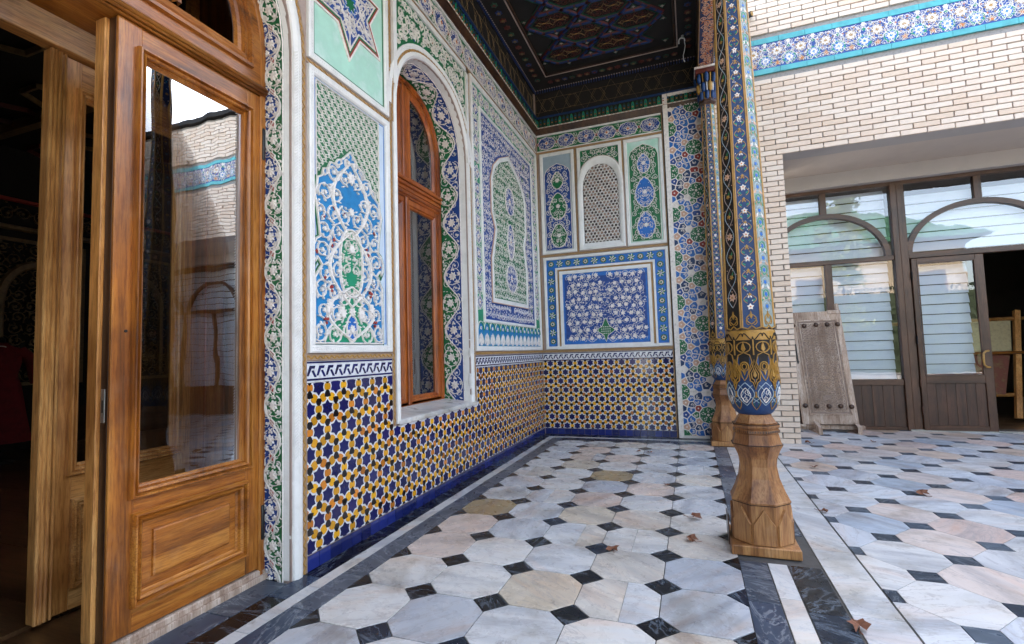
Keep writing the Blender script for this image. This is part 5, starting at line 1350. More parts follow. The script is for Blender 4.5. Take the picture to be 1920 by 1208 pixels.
# -- leaves
def door_leaf(name, label, a, b_, width, H, glass_rect, panel_rect, z0=.012, th=.05, kw='wood', extra=None):
    """a = hinge point, b_ = direction; u runs from hinge, h out of the face"""
    d = (b_[0]-a[0], b_[1]-a[1]); l = hypot(*d); dx, dy = d[0]/l, d[1]/l; nx, ny = -dy, dx
    if nx < 0: nx, ny = -nx, -ny
    T = lambda u, v, h: (a[0]+dx*u+nx*h, a[1]+dy*u+ny*h, v)
    t = empty(name, label, 'door', (a[0], a[1], 0))
    B = lambda mb, u0, v0, u1, v1, h0, h1, k, b=.003: mb.bbox(u0, v0, h0, u1, v1, h1, k, b, lambda x, y, z: T(x, y, z))
    g0, g1 = glass_rect, panel_rect
    for u0, u1 in ((0, g0[0]), (g0[2], width)):
        m_ = MB(); B(m_, u0, z0, u1, H, -th, 0, kw+'_z'); m_.build('stile', t)
    for v0, v1 in ((z0, g1[1]), (g1[3], g0[1]), (g0[3], H)):
        m_ = MB(); B(m_, g0[0], v0, g0[2], v1, -th+.002, -.0015, kw+'_y', .0015); m_.build('rail', t)
    m_ = MB(); o = rect(g0[0]-.025, g0[1]-.025, g0[2]+.025, g0[3]+.025)
    mould(m_, T, o, [(0, -.004), (0, .018), (.005, .029), (.012, .029), (.016, .010), (.020, .008), (.025, .024), (.033, .018), (.036, .0), (.042, .004), (.048, -.010), (.052, -.016), (.052, -.03)], kw+'_z'); m_.build('moulding', t)
    m_ = MB(); gi = offset(o, .050); plate(m_, T, gi, -.018, 'glass'); m_.build('pane', t)
    m_ = MB(); o = rect(g1[0]-.022, g1[1]-.022, g1[2]+.022, g1[3]+.022)
    mould(m_, T, o, [(0, -.004), (0, .016), (.005, .029), (.013, .028), (.018, .008), (.023, .004), (.030, .022), (.040, .012), (.044, -.004), (.052, -.012)], kw+'_y'); m_.build('moulding', t)
    m_ = MB(); oi = offset(o, .050); mould(m_, T, oi, [(0, -.013), (.042, -.009), (.044, .001), (.050, .004)], kw+'_y'); plate(m_, T, offset(oi, .050), .004, kw+'_y'); m_.build('raised_panel', t)
    return t, T, B
dl, T1, B1 = door_leaf('glazed_door', 'glazed brown door leaf in the near doorway, with worn varnish and a lower raised panel', (-2.200, 2.052), (-2.200, 1.30), .752, 2.628, (.112, .622, .655, 2.505), (.134, .180, .644, .516), z0=.060, th=.055)
m_ = MB(); B1(m_, .735, .060, .768, 2.624, -.120, -.058, 'palewood_z', .003); B1(m_, .752, .060, .754, 2.622, -.054, -.012, 'darkwood', .0005)
m_.build('rebate', dl)
m_ = MB(); B1(m_, .7535, .92, .7565, 1.055, -.050, -.026, 'steel', .001); B1(m_, .7565, .96, .7575, 1.01, -.043, -.033, 'black', .0002); m_.build('lock_plate', dl)
for z in (2.265, .205):
    m_ = MB(); x, y, _ = T1(.018, z, .012); m_.tube([(x, y, z), (x, y, z+.008), (x, y, z+.172), (x, y, z+.18)], lambda t__: .0105 if .02 < t__ < .98 else .007, 'black', 10); m_.build('hinge', dl)
m_ = MB(); x, y, z = T1(.700, 1.29, .001); m_.tube([(x-.002, y, z), (x+.004, y, z)], .006, 'black', 8); m_.build('keyhole', dl)
# inner leaf, closed, parallel to the wall
dl2, T2_, B2 = door_leaf('inner_glazed_door', 'paler golden inner door leaf seen behind the nearer glazed leaf', (-2.80, 2.083), (-2.80, 1.3), .70, 2.665, (.085, .66, .585, 2.50), (.10, .135, .565, .50), kw='palewood')
m_ = MB()
for u, r_ in ((.684, .009), (.702, .010), (.718, .008), (.664, .006)): m_.tube([T2_(u, .012, .016), T2_(u, 2.665, .016)], r_, 'palewood_z', 10)
B2(m_, .700, .012, .724, 2.665, -.04, .010, 'palewood_z', .002); m_.build('meeting_mould', dl2)
inf = empty('inner_door_frame', 'pale inner transom with dark upper lights deep in the doorway', 'door frame', (-2.8, 1.3, 2.67))
m_ = MB(); m_.bbox(-2.85, .53, 2.68, -2.765, 2.085, 2.85, 'palewood_y', .004); m_.bbox(-2.85, .53, 3.55, -2.77, 2.085, 3.80, 'palewood_y', .004); m_.build('transom', inf)
m_ = MB(); m_.bbox(-2.85, 1.305, 2.85, -2.768, 1.425, 3.55, 'palewood_z', .003); m_.build('mullion', inf)
for y0, y1 in ((.56, 1.305), (1.425, 2.08)):
    m_ = MB(); o = rect(y0, 2.852, y1, 3.55); TI = lambda u, v, h: (-2.775+h, u, v)
    mould(m_, TI, o, [(0, 0), (0, .020), (.012, .026), (.026, .018), (.034, .022), (.046, .006), (.060, .010), (.068, -.01)], 'palewood_y'); fo_ = m_.build('upper_light', inf)
    g_ = MB(); plate(g_, TI, offset(o, .065), -.012, 'glass'); g_.build('pane', fo_)
# ================================================================== DARK ROOM BEHIND THE DOORWAY
rm = empty('dark_room', 'dark room behind the doorway with faint gilt arches on its walls', 'room', (-6, 3, 0))
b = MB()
b.box(-9.2, -5, -.06, -9.0, 9, 4.6, 'near_black'); b.box(-9.2, -5, 4.3, -2.42, 9, 4.6, 'near_black'); b.box(-9.2, 8.8, -.06, -2.42, 9, 4.6, 'near_black'); b.box(-9.2, -5, -.06, -2.42, -4.8, 4.6, 'near_black')
b.box(-2.87, -5, -.06, -2.85, .50, 4.6, 'near_black'); b.box(-2.87, 2.12, -.06, -2.85, 2.9, 4.6, 'near_black'); b.box(-2.87, .5, 3.8, -2.85, 2.12, 4.6, 'near_black')
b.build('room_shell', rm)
fw_ = bpy.data.objects.new('interior_floor', None); C.objects.link(fw_); fw_['kind'] = 'structure'
b = MB()
for i in range(30):
    y = -4.8+i*.45
    b.box(-9.0, y, -.06, -2.85, y+.445, -.004+.001*(i % 2), 'floorwood')
b.build('floorboards', fw_, kind='stuff')
TG = lambda u, v, h: (-8.98+h, u, v)
b = MB(); random.seed(33)
for y in [2.4+1.35*i for i in range(5)]:
    o = rect(y, .9, y+1.15, 3.0)
    mould(b, TG, o, [(0, 0), (0, .03), (.05, .03), (.05, 0)], 'dk_gold')
    b.ribbon(TG, [(y+.575+.42*cos(pi*i/12), 2.1+.55*sin(pi*i/12)) for i in range(13)], .12, .0, .03, 'dk_gold'); b.ribbon(TG, [(y+.155, 1.0), (y+.155, 2.1)], .10, 0, .03, 'dk_gold'); b.ribbon(TG, [(y+.995, 1.0), (y+.995, 2.1)], .10, 0, .03, 'dk_gold')
    arab(b, TG, (y+.03, .95, y+1.12, 2.95), .17, k='dk_gold', w=.018, h0=.0, h1=.02, leaves=4)
b.ribbon(TG, [(1.5, 3.15), (8.8, 3.15)], .08, 0, .04, 'dk_gold'); b.ribbon(TG, [(1.5, 3.55), (8.8, 3.55)], .06, 0, .04, 'red')
arab(b, TG, (1.8, 3.2, 8.7, 3.5), .2, k='dk_gold', w=.02, h1=.03)
TU = lambda u, v, h: (u, v, 4.28-h)
for i in range(7):
    for j in range(6): b.ribbon(TU, [(-8.6+i*.9+.3*cos(q*pi/3), 1.6+j*.9+.3*sin(q*pi/3)) for q in range(6)], .05, 0, .05, 'dk_red' if (i+j) % 2 else 'dk_gold', True)
for y in (1.3, 3.5): b.box(-8.9, y, 4.15, -3, y+.10, 4.28, 'dk_gold')
b.build('gilt_wall_arches', rm)
# red dress on a stand
def dress(loc, label, k, s=1.0, long_=True):
    t = empty('dress', label, 'dress', (0, 0, 0))
    m_ = MB(); H = [(0.25, .31, .23), (.6, .25, .19), (.95, .20, .15), (1.08, .165, .12), (1.2, .19, .13), (1.34, .215, .12), (1.42, .20, .095), (1.46, .10, .06), (1.50, .065, .055)]
    rings = []
    for z, rx, ry in H:
        rings.append([(rx*s*cos(2*pi*i/28)*(1+.05*sin(i*3.1)*(z < 1)), ry*s*sin(2*pi*i/28)*(1+.05*cos(i*2.7)*(z < 1)), z*s) for i in range(28)])
    m_.loops(rings, k, smooth=True, cap=True); body = m_.build('gown', t)
    for sg in (-1, 1):
        m_ = MB(); m_.tube([(sg*.17*s, 0, 1.40*s), (sg*.245*s, .0, 1.33*s), (sg*.30*s, .0, 1.15*s), (sg*.33*s, .02, .98*s)], lambda q: (.068-.012*q)*s, k, 12); m_.build('sleeve', t)
    m_ = MB(); m_.lathe(0, 0, [(.05*s, 1.49*s), (.045*s, 1.55*s), (.02*s, 1.57*s)], 'black', 12); m_.tube([(0, 0, 1.5*s), (0, 0, .02)], .018, 'black', 8); m_.lathe(0, 0, [(.16, .0), (.16, .015), (.02, .03)], 'black', 16); m_.build('stand', t)
    m_ = MB(); m_.tube([(.055*s*cos(a), -.075*s-.01*sin(a), 1.44*s+.012*sin(a)) for a in [i*.5 for i in range(12)]], .007*s, 'carve', 5); m_.build('collar', t)
    t.location = loc; t.rotation_euler = (0, 0, radians(62)); return t
dress((-8.0, 3.50, .0), 'deep red long sleeved dress on a stand in the dark room', 'cloth_red', .98)
# book stand
t = empty('book_stand', 'small folding wooden stand holding an open book on the dark floor', 'book stand', (0, 0, 0))
m_ = MB(); 
for sg in (-1, 1):
    m_.add([(sg*.02, -.16, .0), (sg*-.16, -.16, .34), (sg*-.16, .16, .34), (sg*.02, .16, .0), (sg*.04, -.16, .0), (sg*-.14, -.16, .34), (sg*-.14, .16, .34), (sg*.04, .16, .0)], [(0, 1, 2, 3), (4, 5, 6, 7), (0, 1, 5, 4), (2, 3, 7, 6), (1, 2, 6, 5), (0, 3, 7, 4)], 'wood_x')
m_.build('stand_boards', t)
m_ = MB(); m_.add([(-.02, -.14, .30), (-.18, -.14, .38), (-.18, .14, .38), (-.02, .14, .30), (.02, -.14, .30), (.18, -.14, .38), (.18, .14, .38), (.02, .14, .30)], [(0, 1, 2, 3), (4, 5, 6, 7)], 'carve'); m_.build('book', t)
t.location = (-6.5, 2.50, 0)

# ================================================================== BRICK BUILDING
FY = 6.56; LZ = 3.468; PX = 1.144; SHY = 7.80
TK = lambda u, v, h: (u, FY-h, v)
bk = empty('brick_wall', 'pale brick wall with a turquoise edged tile band over the wide beige recess', 'wall', (2, FY, 0))
b = MB()
b.box(.34, FY+.012, LZ+.03, 9.5, FY+.5, 5.74, 'mortar'); b.box(.2, FY-.08, 5.745, 9.7, FY+.6, 5.83, 'near_black'); b.box(.34, FY+.012, -.02, PX-.001, FY+.9, LZ, 'mortar')
b.box(9.2, FY+.012, -.02, 9.5, SHY, LZ, 'mortar')
b.box(.0, FY+.45, 3.62, 9.5, 13, 5.6, 'mortar')
b.build('wall_core', bk)
# recess soffit: beige field, with shade painted into the greyer edge and apron
b = MB(); b.box(PX, FY+.001, LZ, 9.2, FY+.30, LZ+.02, 'lintel_shade'); b.box(PX, FY+.30, LZ+.006, 9.2, SHY-.1, LZ+.02, 'lintel'); b.box(PX, SHY-.14, 3.283, 9.2, SHY+.05, LZ+.006, 'lintel_shade')
b.build('lintel_soffit', bk)
BP, BH, BL = .0640, .0545, .2380
brs = []
z = .0; row = 0
while z < 5.68:
    x = .34-(.124 if row % 2 else 0)
    while x < 9.4:
        xa, xb = max(x, .345), min(x+BL, 9.4)
        if z+BH <= LZ+.012:
            xb = min(xb, PX) if x < PX else (xb if x > 9.2 else -1)
        if z < 4.935 and z+BH > 4.470: xb = -1
        if xb-xa > .03: brs.append((xa, z, xb))
        x += BL+.010
    z += BP; row += 1
def bsort(q):
    xa, z, xb = q; 
    cx = (xa+xb)/2
    vis = cx < 3.6 and z < 5.4
    d = cx*cx+FY*FY+(z-1.15)**2
    return (0 if vis and (xb-xa) > .2 else 1, d if z > 3.4 else d+0)
vis = [q for q in brs if q[0] < 3.45 and q[1] < 5.35]
vis.sort(key=lambda q: hypot((q[0]+q[2])/2-2.4, q[1]-4.1))
top300 = set(vis[:300]); bm_ = {}
restb = MB(); random.seed(4)
for q in brs:
    xa, z, xb = q; L = xb-xa; dh = random.uniform(-.0035, .004)
    if q in top300:
        key = round(L, 3)
        if key not in bm_:
            mb = MB(); mb.bbox(-L/2, -.012, -BH/2, L/2, .014, BH/2, 'brick', .003); mb.f = mb.f; bm_[key] = mesh_of(mb, 'brick')
        inst('brick', bm_[key], bk, Matrix.Translation(((xa+xb)/2, FY-dh, z+BH/2)) @ Matrix.Rotation(random.uniform(-.004, .004), 4, 'Y'))
    else:
        restb.prism(TK, rect(xa, z, xb, z+BH), -.012, .012+dh, 'brick', inset=.003)
restb.build('bricks', bk, kind='stuff')
# band
n = 32
for z0_, z1_ in ((4.478, 4.540), (4.862, 4.928)):
    b = MB()
    for i in range(n): b.prism(TK, rect(.345+i*.28, z0_, .345+(i+1)*.28-.001, z1_), -.012, .016, 'turq', inset=.001)
    b.build('turquoise_edging', bk)
b = MB(); random.seed(19); plate(b, TK, rect(.345, 4.540, 9.4, 4.862), .008, 'cobalt')
per = .2565; zc = 4.636; x = .773
while x < 9.0:
    if True:
        if x > .42: 
            b.prism(TK, circle(x, zc, .056, 14), .008, .0095, 'blue'); b.prism(TK, star(x, zc, .046, .030, 8, 0), .0095, .011, 'carve'); b.prism(TK, star(x, zc, .022, .012, 4, .4), .011, .012, 'azure')
        b.prism(TK, star(x, zc, .082, .066, 8, .3), .008, .0088, 'emerald')
        m2 = x+per/2; zt = 4.742
        if m2 < 9.1:
            b.prism(TK, star(m2, zt, .070, .046, 8, .2), .008, .0095, 'tan'); b.prism(TK, star(m2, zt, .058, .034, 8, .6), .0095, .0105, 'carve'); b.prism(TK, star(m2, zt, .028, .014, 6, .6), .0105, .0115, 'gold')
            for q in range(8):
                a = q*pi/4+pi/8; P = [(m2+.092*cos(a+.35*s_)*(1 if s_ else 1.18), zt+.092*sin(a+.35*s_)*(1 if s_ else 1.18)) for s_ in (-1, 0, 1)]
                P = [(px, min(max(pz, 4.545), 4.857)) for px, pz in P]; b.ribbon(TK, P, .010, .008, .012, 'carve')
                qx, qz = m2+.085*cos(a), zt+.085*sin(a)
                if qz < 4.85: b.prism(TK, star(qx, qz, .013, .007, 4), .0085, .011, 'orange' if q % 2 else 'gold')
            for s_ in (-1, 1):
                b.ribbon(TK, [(m2+s_*(.10+.03*sin(t_)), 4.55+.036*t_) for t_ in range(9)], .008, .008, .0118, 'carve')
            b.prism(TK, star(m2, 4.592, .042, .024, 5, pi/2), .008, .010, 'tan'); b.prism(TK, star(m2, 4.590, .022, .012, 5), .010, .0115, 'orange')
        b.prism(TK, star(x, 4.84, .030, .018, 6), .008, .010, 'carve'); b.prism(TK, star(x, 4.78, .026, .012, 4), .008, .010, 'emerald')
        for q in range(10):
            a = random.random()*6.28; rr = random.uniform(.06, .12); px, pz = x+rr*cos(a)*1.1, zc+rr*sin(a)
            if 4.55 < pz < 4.85: leaf(b, TK, px, pz, random.random()*6.28, .030, .012, .0088, .0108, random.choice(['carve', 'carve', 'gold', 'azure']))
    x += per
arab(b, TK, (.36, 4.548, 6.0, 4.856), .062, w=.0065, h0=.008, h1=.0125, leaves=3, accents=['orange', 'gold', 'emerald'], jit=.2)
b.build('patterned_band', bk)
# little floodlight fixed to the brick
t = empty('wall_spotlight', 'tiny black spotlight fixed to the brick wall beside the painted column', 'spotlight', (.85, FY-.05, 5.24))
m_ = MB(); m_.bbox(.795, FY-.03, 5.215, .83, FY-.002, 5.265, 'cable', .004); m_.build('bracket', t)
m_ = MB(); m_.tube([(.825, FY-.03, 5.24), (.90, FY-.085, 5.235)], .036, 'black', 10); m_.tube([(.900, FY-.085, 5.235), (.903, FY-.087, 5.235)], .028, 'gold', 10); m_.build('lamp_head', t)

# ================================================================== SHOPFRONT IN THE RECESS
TS = lambda u, v, h: (u, SHY-h, v)
sf = empty('shopfront', 'brown framed glazed screen with round arched lights and striped blinds in the recess', 'window', (2.3, SHY, 0))
def bar_(mb, x0, z0, x1, z1, h0=-.03, h1=.035, k='brownpvc_z', b_=.004): mb.bbox(x0, SHY-h1, z0, x1, SHY-h0, z1, k, b_)
m_ = MB(); bar_(m_, 1.10, 3.23, 9.2, 3.283, -.03, .04, 'brownpvc_x'); m_.build('head_rail', sf)
m_ = MB(); bar_(m_, 2.575, 0, 2.645, 3.25, -.03, .055); m_.build('post', sf); m_ = MB(); bar_(m_, 2.648, 0, 2.735, 3.24, -.03, .040); m_.build('post', sf)
m_ = MB(); bar_(m_, 1.15, 2.235, 2.575, 2.295, -.03, .036, 'brownpvc_x'); m_.build('transom', sf); m_ = MB(); bar_(m_, 2.735, 2.235, 9.2, 2.305, -.03, .036, 'brownpvc_x'); m_.build('transom', sf)
for x in (1.805, 3.505): m_ = MB(); bar_(m_, x-.04, 2.89, x+.04, 3.24); m_.build('mullion', sf)
m_ = MB(); bar_(m_, 1.775, .66, 1.86, 2.235); m_.build('mullion', sf)
m_ = MB(); bar_(m_, 1.15, .585, 2.575, .660, -.03, .036, 'brownpvc_x'); m_.build('rail', sf); m_ = MB(); bar_(m_, 1.15, .0, 2.575, .045, -.03, .036, 'brownpvc_x'); m_.build('rail', sf)
for i in range(12):
    x = 1.16+i*.1178; m_ = MB(); bar_(m_, x+.001, .045, x+.1172, .585, -.01, .018, 'brownpanel', .0015); m_.build('plank', sf)
for cx, hw, x0 in ((1.805, .71, None), (3.505, .76, None), (5.35, .76, None), (7.15, .76, None), (8.6, .6, None)):
    m_ = MB(); P = [(cx+hw*cos(pi*i/30), 2.295+.615*sin(pi*i/30)) for i in range(31)]
    m_.ribbon(TS, P, .070, -.03, .038, 'brownpvc_x', flat=.9); m_.build('arch_bar', sf)
for q in ((1.16, 2.29, 2.58, 3.24), (2.73, 2.30, 9.2, 3.24), (1.16, .66, 1.78, 2.24), (1.855, .66, 2.58, 2.24)):
    m_ = MB(); plate(m_, TS, rect(*q), .0, 'glass_shop'); m_.build('pane', sf)
m_ = MB(); bar_(m_, 4.40, 0, 4.48, 2.24); m_.build('post', sf); m_ = MB(); bar_(m_, 4.48, 0, 9.2, .6, -.02, .0, 'brownpanel'); m_.build('panel', sf)
m_ = MB(); m_.box(2.6, SHY-.06, -.004, 9.2, SHY+.12, .020, 'steel'); m_.build('sill_bar', sf)
# blinds: every slat a part
def blind(x0, x1, z0, z1, yy, lab, pitch=.130):
    t = empty('striped_blind', lab, 'blind', ((x0+x1)/2, yy, z0)); n = int((z1-z0)/pitch)
    L = x1-x0; mb = MB()
    mb.add([(-L/2, 0, 0), (L/2, 0, 0), (L/2, .030, pitch*.93), (-L/2, .030, pitch*.93), (-L/2, .012, pitch*.5), (L/2, .012, pitch*.5)], [(0, 1, 5, 4), (4, 5, 2, 3)], 'blind')
    me = mesh_of(mb, 'slat')
    for i in range(n+1):
        inst('slat', me, t, Matrix.Translation(((x0+x1)/2, yy+random.uniform(-.003, .003), z0+i*pitch)) @ Matrix.Rotation(random.uniform(-.003, .003), 4, 'Y'))
    m_ = MB(); m_.box(x0, yy+.034, z0, x1, yy+.036, z1, 'near_black'); m_.build('backing', t)
    return t
blind(1.17, 1.77, .68, 2.22, SHY+.10, 'striped blind behind the narrow pane beside the old carved door'); blind(1.87, 2.54, .66, 2.22, SHY+.10, 'striped blind behind the wide lower pane left of the brown door')
blind(1.17, 2.56, 2.32, 3.10, SHY+.12, 'striped blind behind the left round arched light'); blind(2.76, 4.4, 2.34, 3.10, SHY+.12, 'striped blind behind the right round arched light'); blind(4.5, 9.1, .62, 3.10, SHY+.12, 'long striped blind right of the open doorway, outside the frame')
for x in (5.35, 6.25, 7.15, 8.05): m_ = MB(); bar_(m_, x-.035, .6, x+.035, 2.24); m_.build('mullion', sf)
m_ = MB(); plate(m_, TS, rect(4.48, .6, 9.2, 2.24), .0, 'glass_shop'); m_.build('pane', sf)
# door leaf of the shop
sd_ = empty('shop_door', 'closed brown glazed door with bronze pull handle and planked lower panel', 'door', (2.74, SHY-.03, 0))
Y0 = SHY-.062; BX = lambda mb, x0, z0, x1, z1, h, k, b_=.004: mb.bbox(x0, Y0-h, z0, x1, Y0+.05, z1, k, b_)
for x0, x1 in ((2.742, 2.800), (3.400, 3.487)): m_ = MB(); BX(m_, x0, .012, x1, 2.225, 0, 'brownpvc_z'); m_.build('stile', sd_)
for z0_, z1_ in ((.012, .075), (.605, .700), (2.165, 2.225)): m_ = MB(); BX(m_, 2.800, z0_, 3.400, z1_, -.001, 'brownpvc_x', .002); m_.build('rail', sd_)
for i in range(6): m_ = MB(); BX(m_, 2.801+i*.0998, .075, 2.8995+i*.0998, .605, -.016, 'brownpanel', .0015); m_.build('plank', sd_)
m_ = MB(); mould(m_, lambda u, v, h: (u, Y0-h, v), rect(2.800, .700, 3.400, 2.165), [(0, -.002), (0, .006), (.012, .006), (.016, -.01)], 'brownpvc_z'); m_.build('glazing_bead', sd_)
m_ = MB(); plate(m_, lambda u, v, h: (u, Y0-h, v), rect(2.81, .71, 3.39, 2.155), -.018, 'glass_shop'); m_.build('pane', sd_)
m_ = MB(); m_.tube([(3.452, Y0, .803), (3.440, Y0-.03, .803), (3.400, Y0-.058, .808), (3.372, Y0-.064, .835), (3.368, Y0-.066, .90), (3.372, Y0-.064, .975), (3.400, Y0-.058, 1.002), (3.440, Y0-.03, 1.006), (3.452, Y0, 1.006)], .0115, 'goldline', 10); m_.build('pull_handle', sd_)
for z in (.22, .56, 1.12, 1.95): m_ = MB(); m_.tube([(2.738, Y0-.006, z), (2.738, Y0-.006, z+.10)], .0085, 'black' if z > 1 else 'brownpvc_z', 8); m_.build('hinge', sd_)
blind(2.815, 3.385, .72, 2.10, SHY+.11, 'striped blind behind the glass of the brown door')
# room with the loom
r2m = empty('weaving_room', 'unlit room behind the open doorway right of the brown door', 'room', (4.5, 9.5, 0))
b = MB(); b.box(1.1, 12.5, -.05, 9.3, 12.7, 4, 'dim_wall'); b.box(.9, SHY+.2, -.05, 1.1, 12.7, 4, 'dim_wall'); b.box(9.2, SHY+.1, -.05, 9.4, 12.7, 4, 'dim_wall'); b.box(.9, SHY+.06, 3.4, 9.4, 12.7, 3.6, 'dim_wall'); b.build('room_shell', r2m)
fw2 = bpy.data.objects.new('weaving_room_floor', None); C.objects.link(fw2); fw2['kind'] = 'structure'
b = MB()
for i in range(34): b.box(1.1, SHY+.12+i*.14, -.05, 9.2, SHY+.12+i*.14+.138, -.002+.0012*(i % 2), 'floorwood')
b.build('floorboards', fw2, kind='stuff')
lo = empty('loom', 'leaning wooden carpet loom with half woven rug inside the open doorway', 'loom', (4.2, 9.0, 0))
ly = lambda z: 8.75+.42*(z/1.5)
def bm2(mb, a, b_, wdt, k): mb.tube([a, b_], wdt, k, 4, False)
m_ = MB(); bm2(m_, (4.17, ly(.05), .05), (4.45, ly(1.5), 1.55), .045, 'yellowwood' if False else 'palewood_z'); m_.build('right_post', lo)
m_ = MB(); bm2(m_, (3.0, ly(.05), .05), (3.1, ly(1.5), 1.55), .045, 'palewood_z'); m_.build('left_post', lo)
m_ = MB(); m_.tube([(2.9, ly(1.46), 1.42), (4.75, ly(1.46), 1.44)], .028, 'palewood_y', 8); m_.build('upper_beam', lo)
m_ = MB(); m_.tube([(3.0, ly(.5), .36), (4.25, ly(.5), .36)], .028, 'palewood_y', 8); m_.build('lower_beam', lo)
m_ = MB(); m_.tube([(3.0, ly(.9)-.03, .95), (4.45, ly(.9)-.03, .95)], .022, 'wood_x', 8); m_.build('heddle_bar', lo)
m_ = MB(); m_.add([(3.15, ly(.95), .96), (4.28, ly(.95), .96), (4.36, ly(1.42), 1.41), (3.15, ly(1.42), 1.41)], [(0, 1, 2, 3)], 'cotton'); m_.build('warp', lo)
m_ = MB(); m_.add([(3.15, ly(.4), .37), (4.10, ly(.4), .37), (4.26, ly(.94), .94), (3.15, ly(.94), .94)], [(0, 1, 2, 3)], 'rug'); m_.build('rug', lo)
m_ = MB(); bm2(m_, (4.60, 9.1, 1.2), (4.42, 8.9, .62), .06, 'cable'); bm2(m_, (4.38, 8.85, .6), (4.28, 8.75, .03), .05, 'cable'); bm2(m_, (4.35, 8.8, .06), (4.9, 8.9, .06), .03, 'palewood_y'); m_.build('side_frame', lo)

# ================================================================== OLD CARVED DOOR ON ITS STAND
od = empty('old_carved_door', 'weathered carved door leaf with iron studs propped against the brown screen', 'old door', (1.6, 7.5, 0))
ax, az = Vector((1, .09, 0)).normalized(), Vector((-.065, .075, 1)).normalized(); an = ax.cross(az).normalized()
OO = Vector((1.335, 7.42, .105))
TO = lambda u, v, h: tuple(OO+ax*u+az*v+an*h)
DWd, DHt = .640, 1.49
m_ = MB(); m_.bbox(0, 0, -.05, DWd, DHt, 0, 'greywood', .006, lambda x, y, z: TO(x, y, z)); m_.bbox(-.03, -.03, -.045, .03, 0, -.01, 'greywood', .004, lambda x, y, z: TO(x, y, z)); m_.build('leaf_board', od)
m_ = MB(); m_.bbox(.0, DHt, -.045, .07, DHt+.06, -.008, 'greywood', .006, lambda x, y, z: TO(x, y, z)); m_.bbox(DWd-.16, DHt-.045, -.04, DWd, DHt+.012, .012, 'greywood', .012, lambda x, y, z: TO(x, y, z)); m_.bbox(DWd-.05, DHt+.005, -.04, DWd-.005, DHt+.10, .0, 'greywood', .012, lambda x, y, z: TO(x, y, z)); m_.build('top_pivot', od)
m_ = MB(); random.seed(70); plate(m_, TO, rect(.10, .135, DWd-.06, DHt-.125), .0008, 'carve_ground')
mould(m_, TO, rect(.085, .12, DWd-.055, DHt-.11), [(0, 0), (.004, .008), (.016, .008), (.02, 0)], 'greywood'); mould(m_, TO, rect(.125, .16, DWd-.095, DHt-.15), [(0, 0), (.004, .006), (.012, .006), (.014, 0)], 'greywood')
arab(m_, TO, (.14, .17, DWd-.11, DHt-.16), .050, k='greywood', sym=DWd/2+.015, w=.0125, h0=0, h1=.008, leaves=5, jit=.1)
arab(m_, TO, (.10, .135, .125, DHt-.13), .03, k='greywood', w=.006, h1=.006); arab(m_, TO, (DWd-.085, .135, DWd-.06, DHt-.13), .03, k='greywood', w=.006, h1=.006)
m_.build('carving', od)
for z_ in (.235, 1.305):
    for i in range(5):
        m_ = MB(); u = .05+i*.133+(.01 if i in (2, 3) else 0); c = Vector(TO(u, z_+random.uniform(-.008, .008), 0)); rr = []
        for r_, h in ((.031, -.002), (.030, .012), (.021, .024), (.007, .029)): rr.append([tuple(c+an*h+(ax*cos(2*pi*k_/10)+az*sin(2*pi*k_/10))*r_) for k_ in range(10)])
        m_.loops(rr, 'darkwood', cap=True, smooth=True); m_.build('iron_stud', od)
m_ = MB(); m_.bbox(.035, .82, -.002, .052, 1.06, .016, 'black', .003, lambda x, y, z: TO(x, y, z)); m_.prism(TO, [(.03, .83), (.043, .79), (.062, .83)], 0, .012, 'black'); m_.build('latch', od)
for u, yb in ((.11, 7.30), (.56, 7.40)):
    m_ = MB(); bx_ = 1.335+u+.03
    P = [(0.24, .0), (.24, .175), (.19, .19), (.05, .155), (-.10, .11), (-.15, .085), (-.15, .0)]
    m_.prism(lambda a, b_, h: (bx_+h+a*-.10, yb+.10+a, b_), P, -.022, .022, 'greywood', inset=.003); m_.build('stand_foot', od)
m_ = MB(); m_.bbox(1.30, 7.50, .035, 2.04, 7.56, .085, 'greywood', .004); m_.build('stand_rail', od)

# ================================================================== FALLEN LEAVES
def curled(seed):
    random.seed(seed); m_ = MB(); n = 5; P = []
    for i in range(11):
        a = -pi*.85+i*pi*1.7/10; r_ = .030*(1.0 if i % 2 == 0 else .62)*(1.25 if i == 5 else 1)
        P.append((r_*cos(a), r_*sin(a), .004+.014*abs(sin(a*1.3+seed))+random.uniform(0, .006)))
    P.append((0, 0, .010)); m_.add(P, [(i, i+1, 11) for i in range(10)], 'leaf_dry', False)
    m_.tube([(-.002, 0, .009), (-.022, .004, .004), (-.045, .0, .012)], .0014, 'leaf_dry', 4)
    return m_.build('fallen_leaf')
spots = [((-.496, 5.683), 1.0, 'small dry leaf, right one of the two nearest the tiled end wall'), ((-.62, 5.717), .9, 'small dry leaf, left one of the two nearest the tiled end wall'), ((-.255, 4.376), .9, 'dry leaf on pale veranda slabs midway to the end wall'), ((-.04, 3.577), 1.45, 'dark crumpled leaf on grey marble just left of the column foot'),
    ((-.057, 3.171), 1.2, 'brown spread leaf on pale marble left of the column foot'), ((-.48, 2.896), 1.2, 'curled brown leaf on the edge of a black veranda square'), ((1.561, 4.548), 1.5, 'large crumpled brown leaf on a courtyard square'), ((.787, 3.939), 1.0, 'reddish leaf lying on the edge of the white kerb strip'),
    ((1.012, 5.306), 1.1, 'tan leaf on the courtyard slabs behind the column'), ((.579, 2.391), 1.25, 'pale curled leaf on the black marble strip in front of the column'), ((1.22, 6.60), 1.2, 'leaf scrap at the foot of the brick pier'), ((1.909, 6.791), 1.0, 'thin tan leaf in front of the old carved door')]
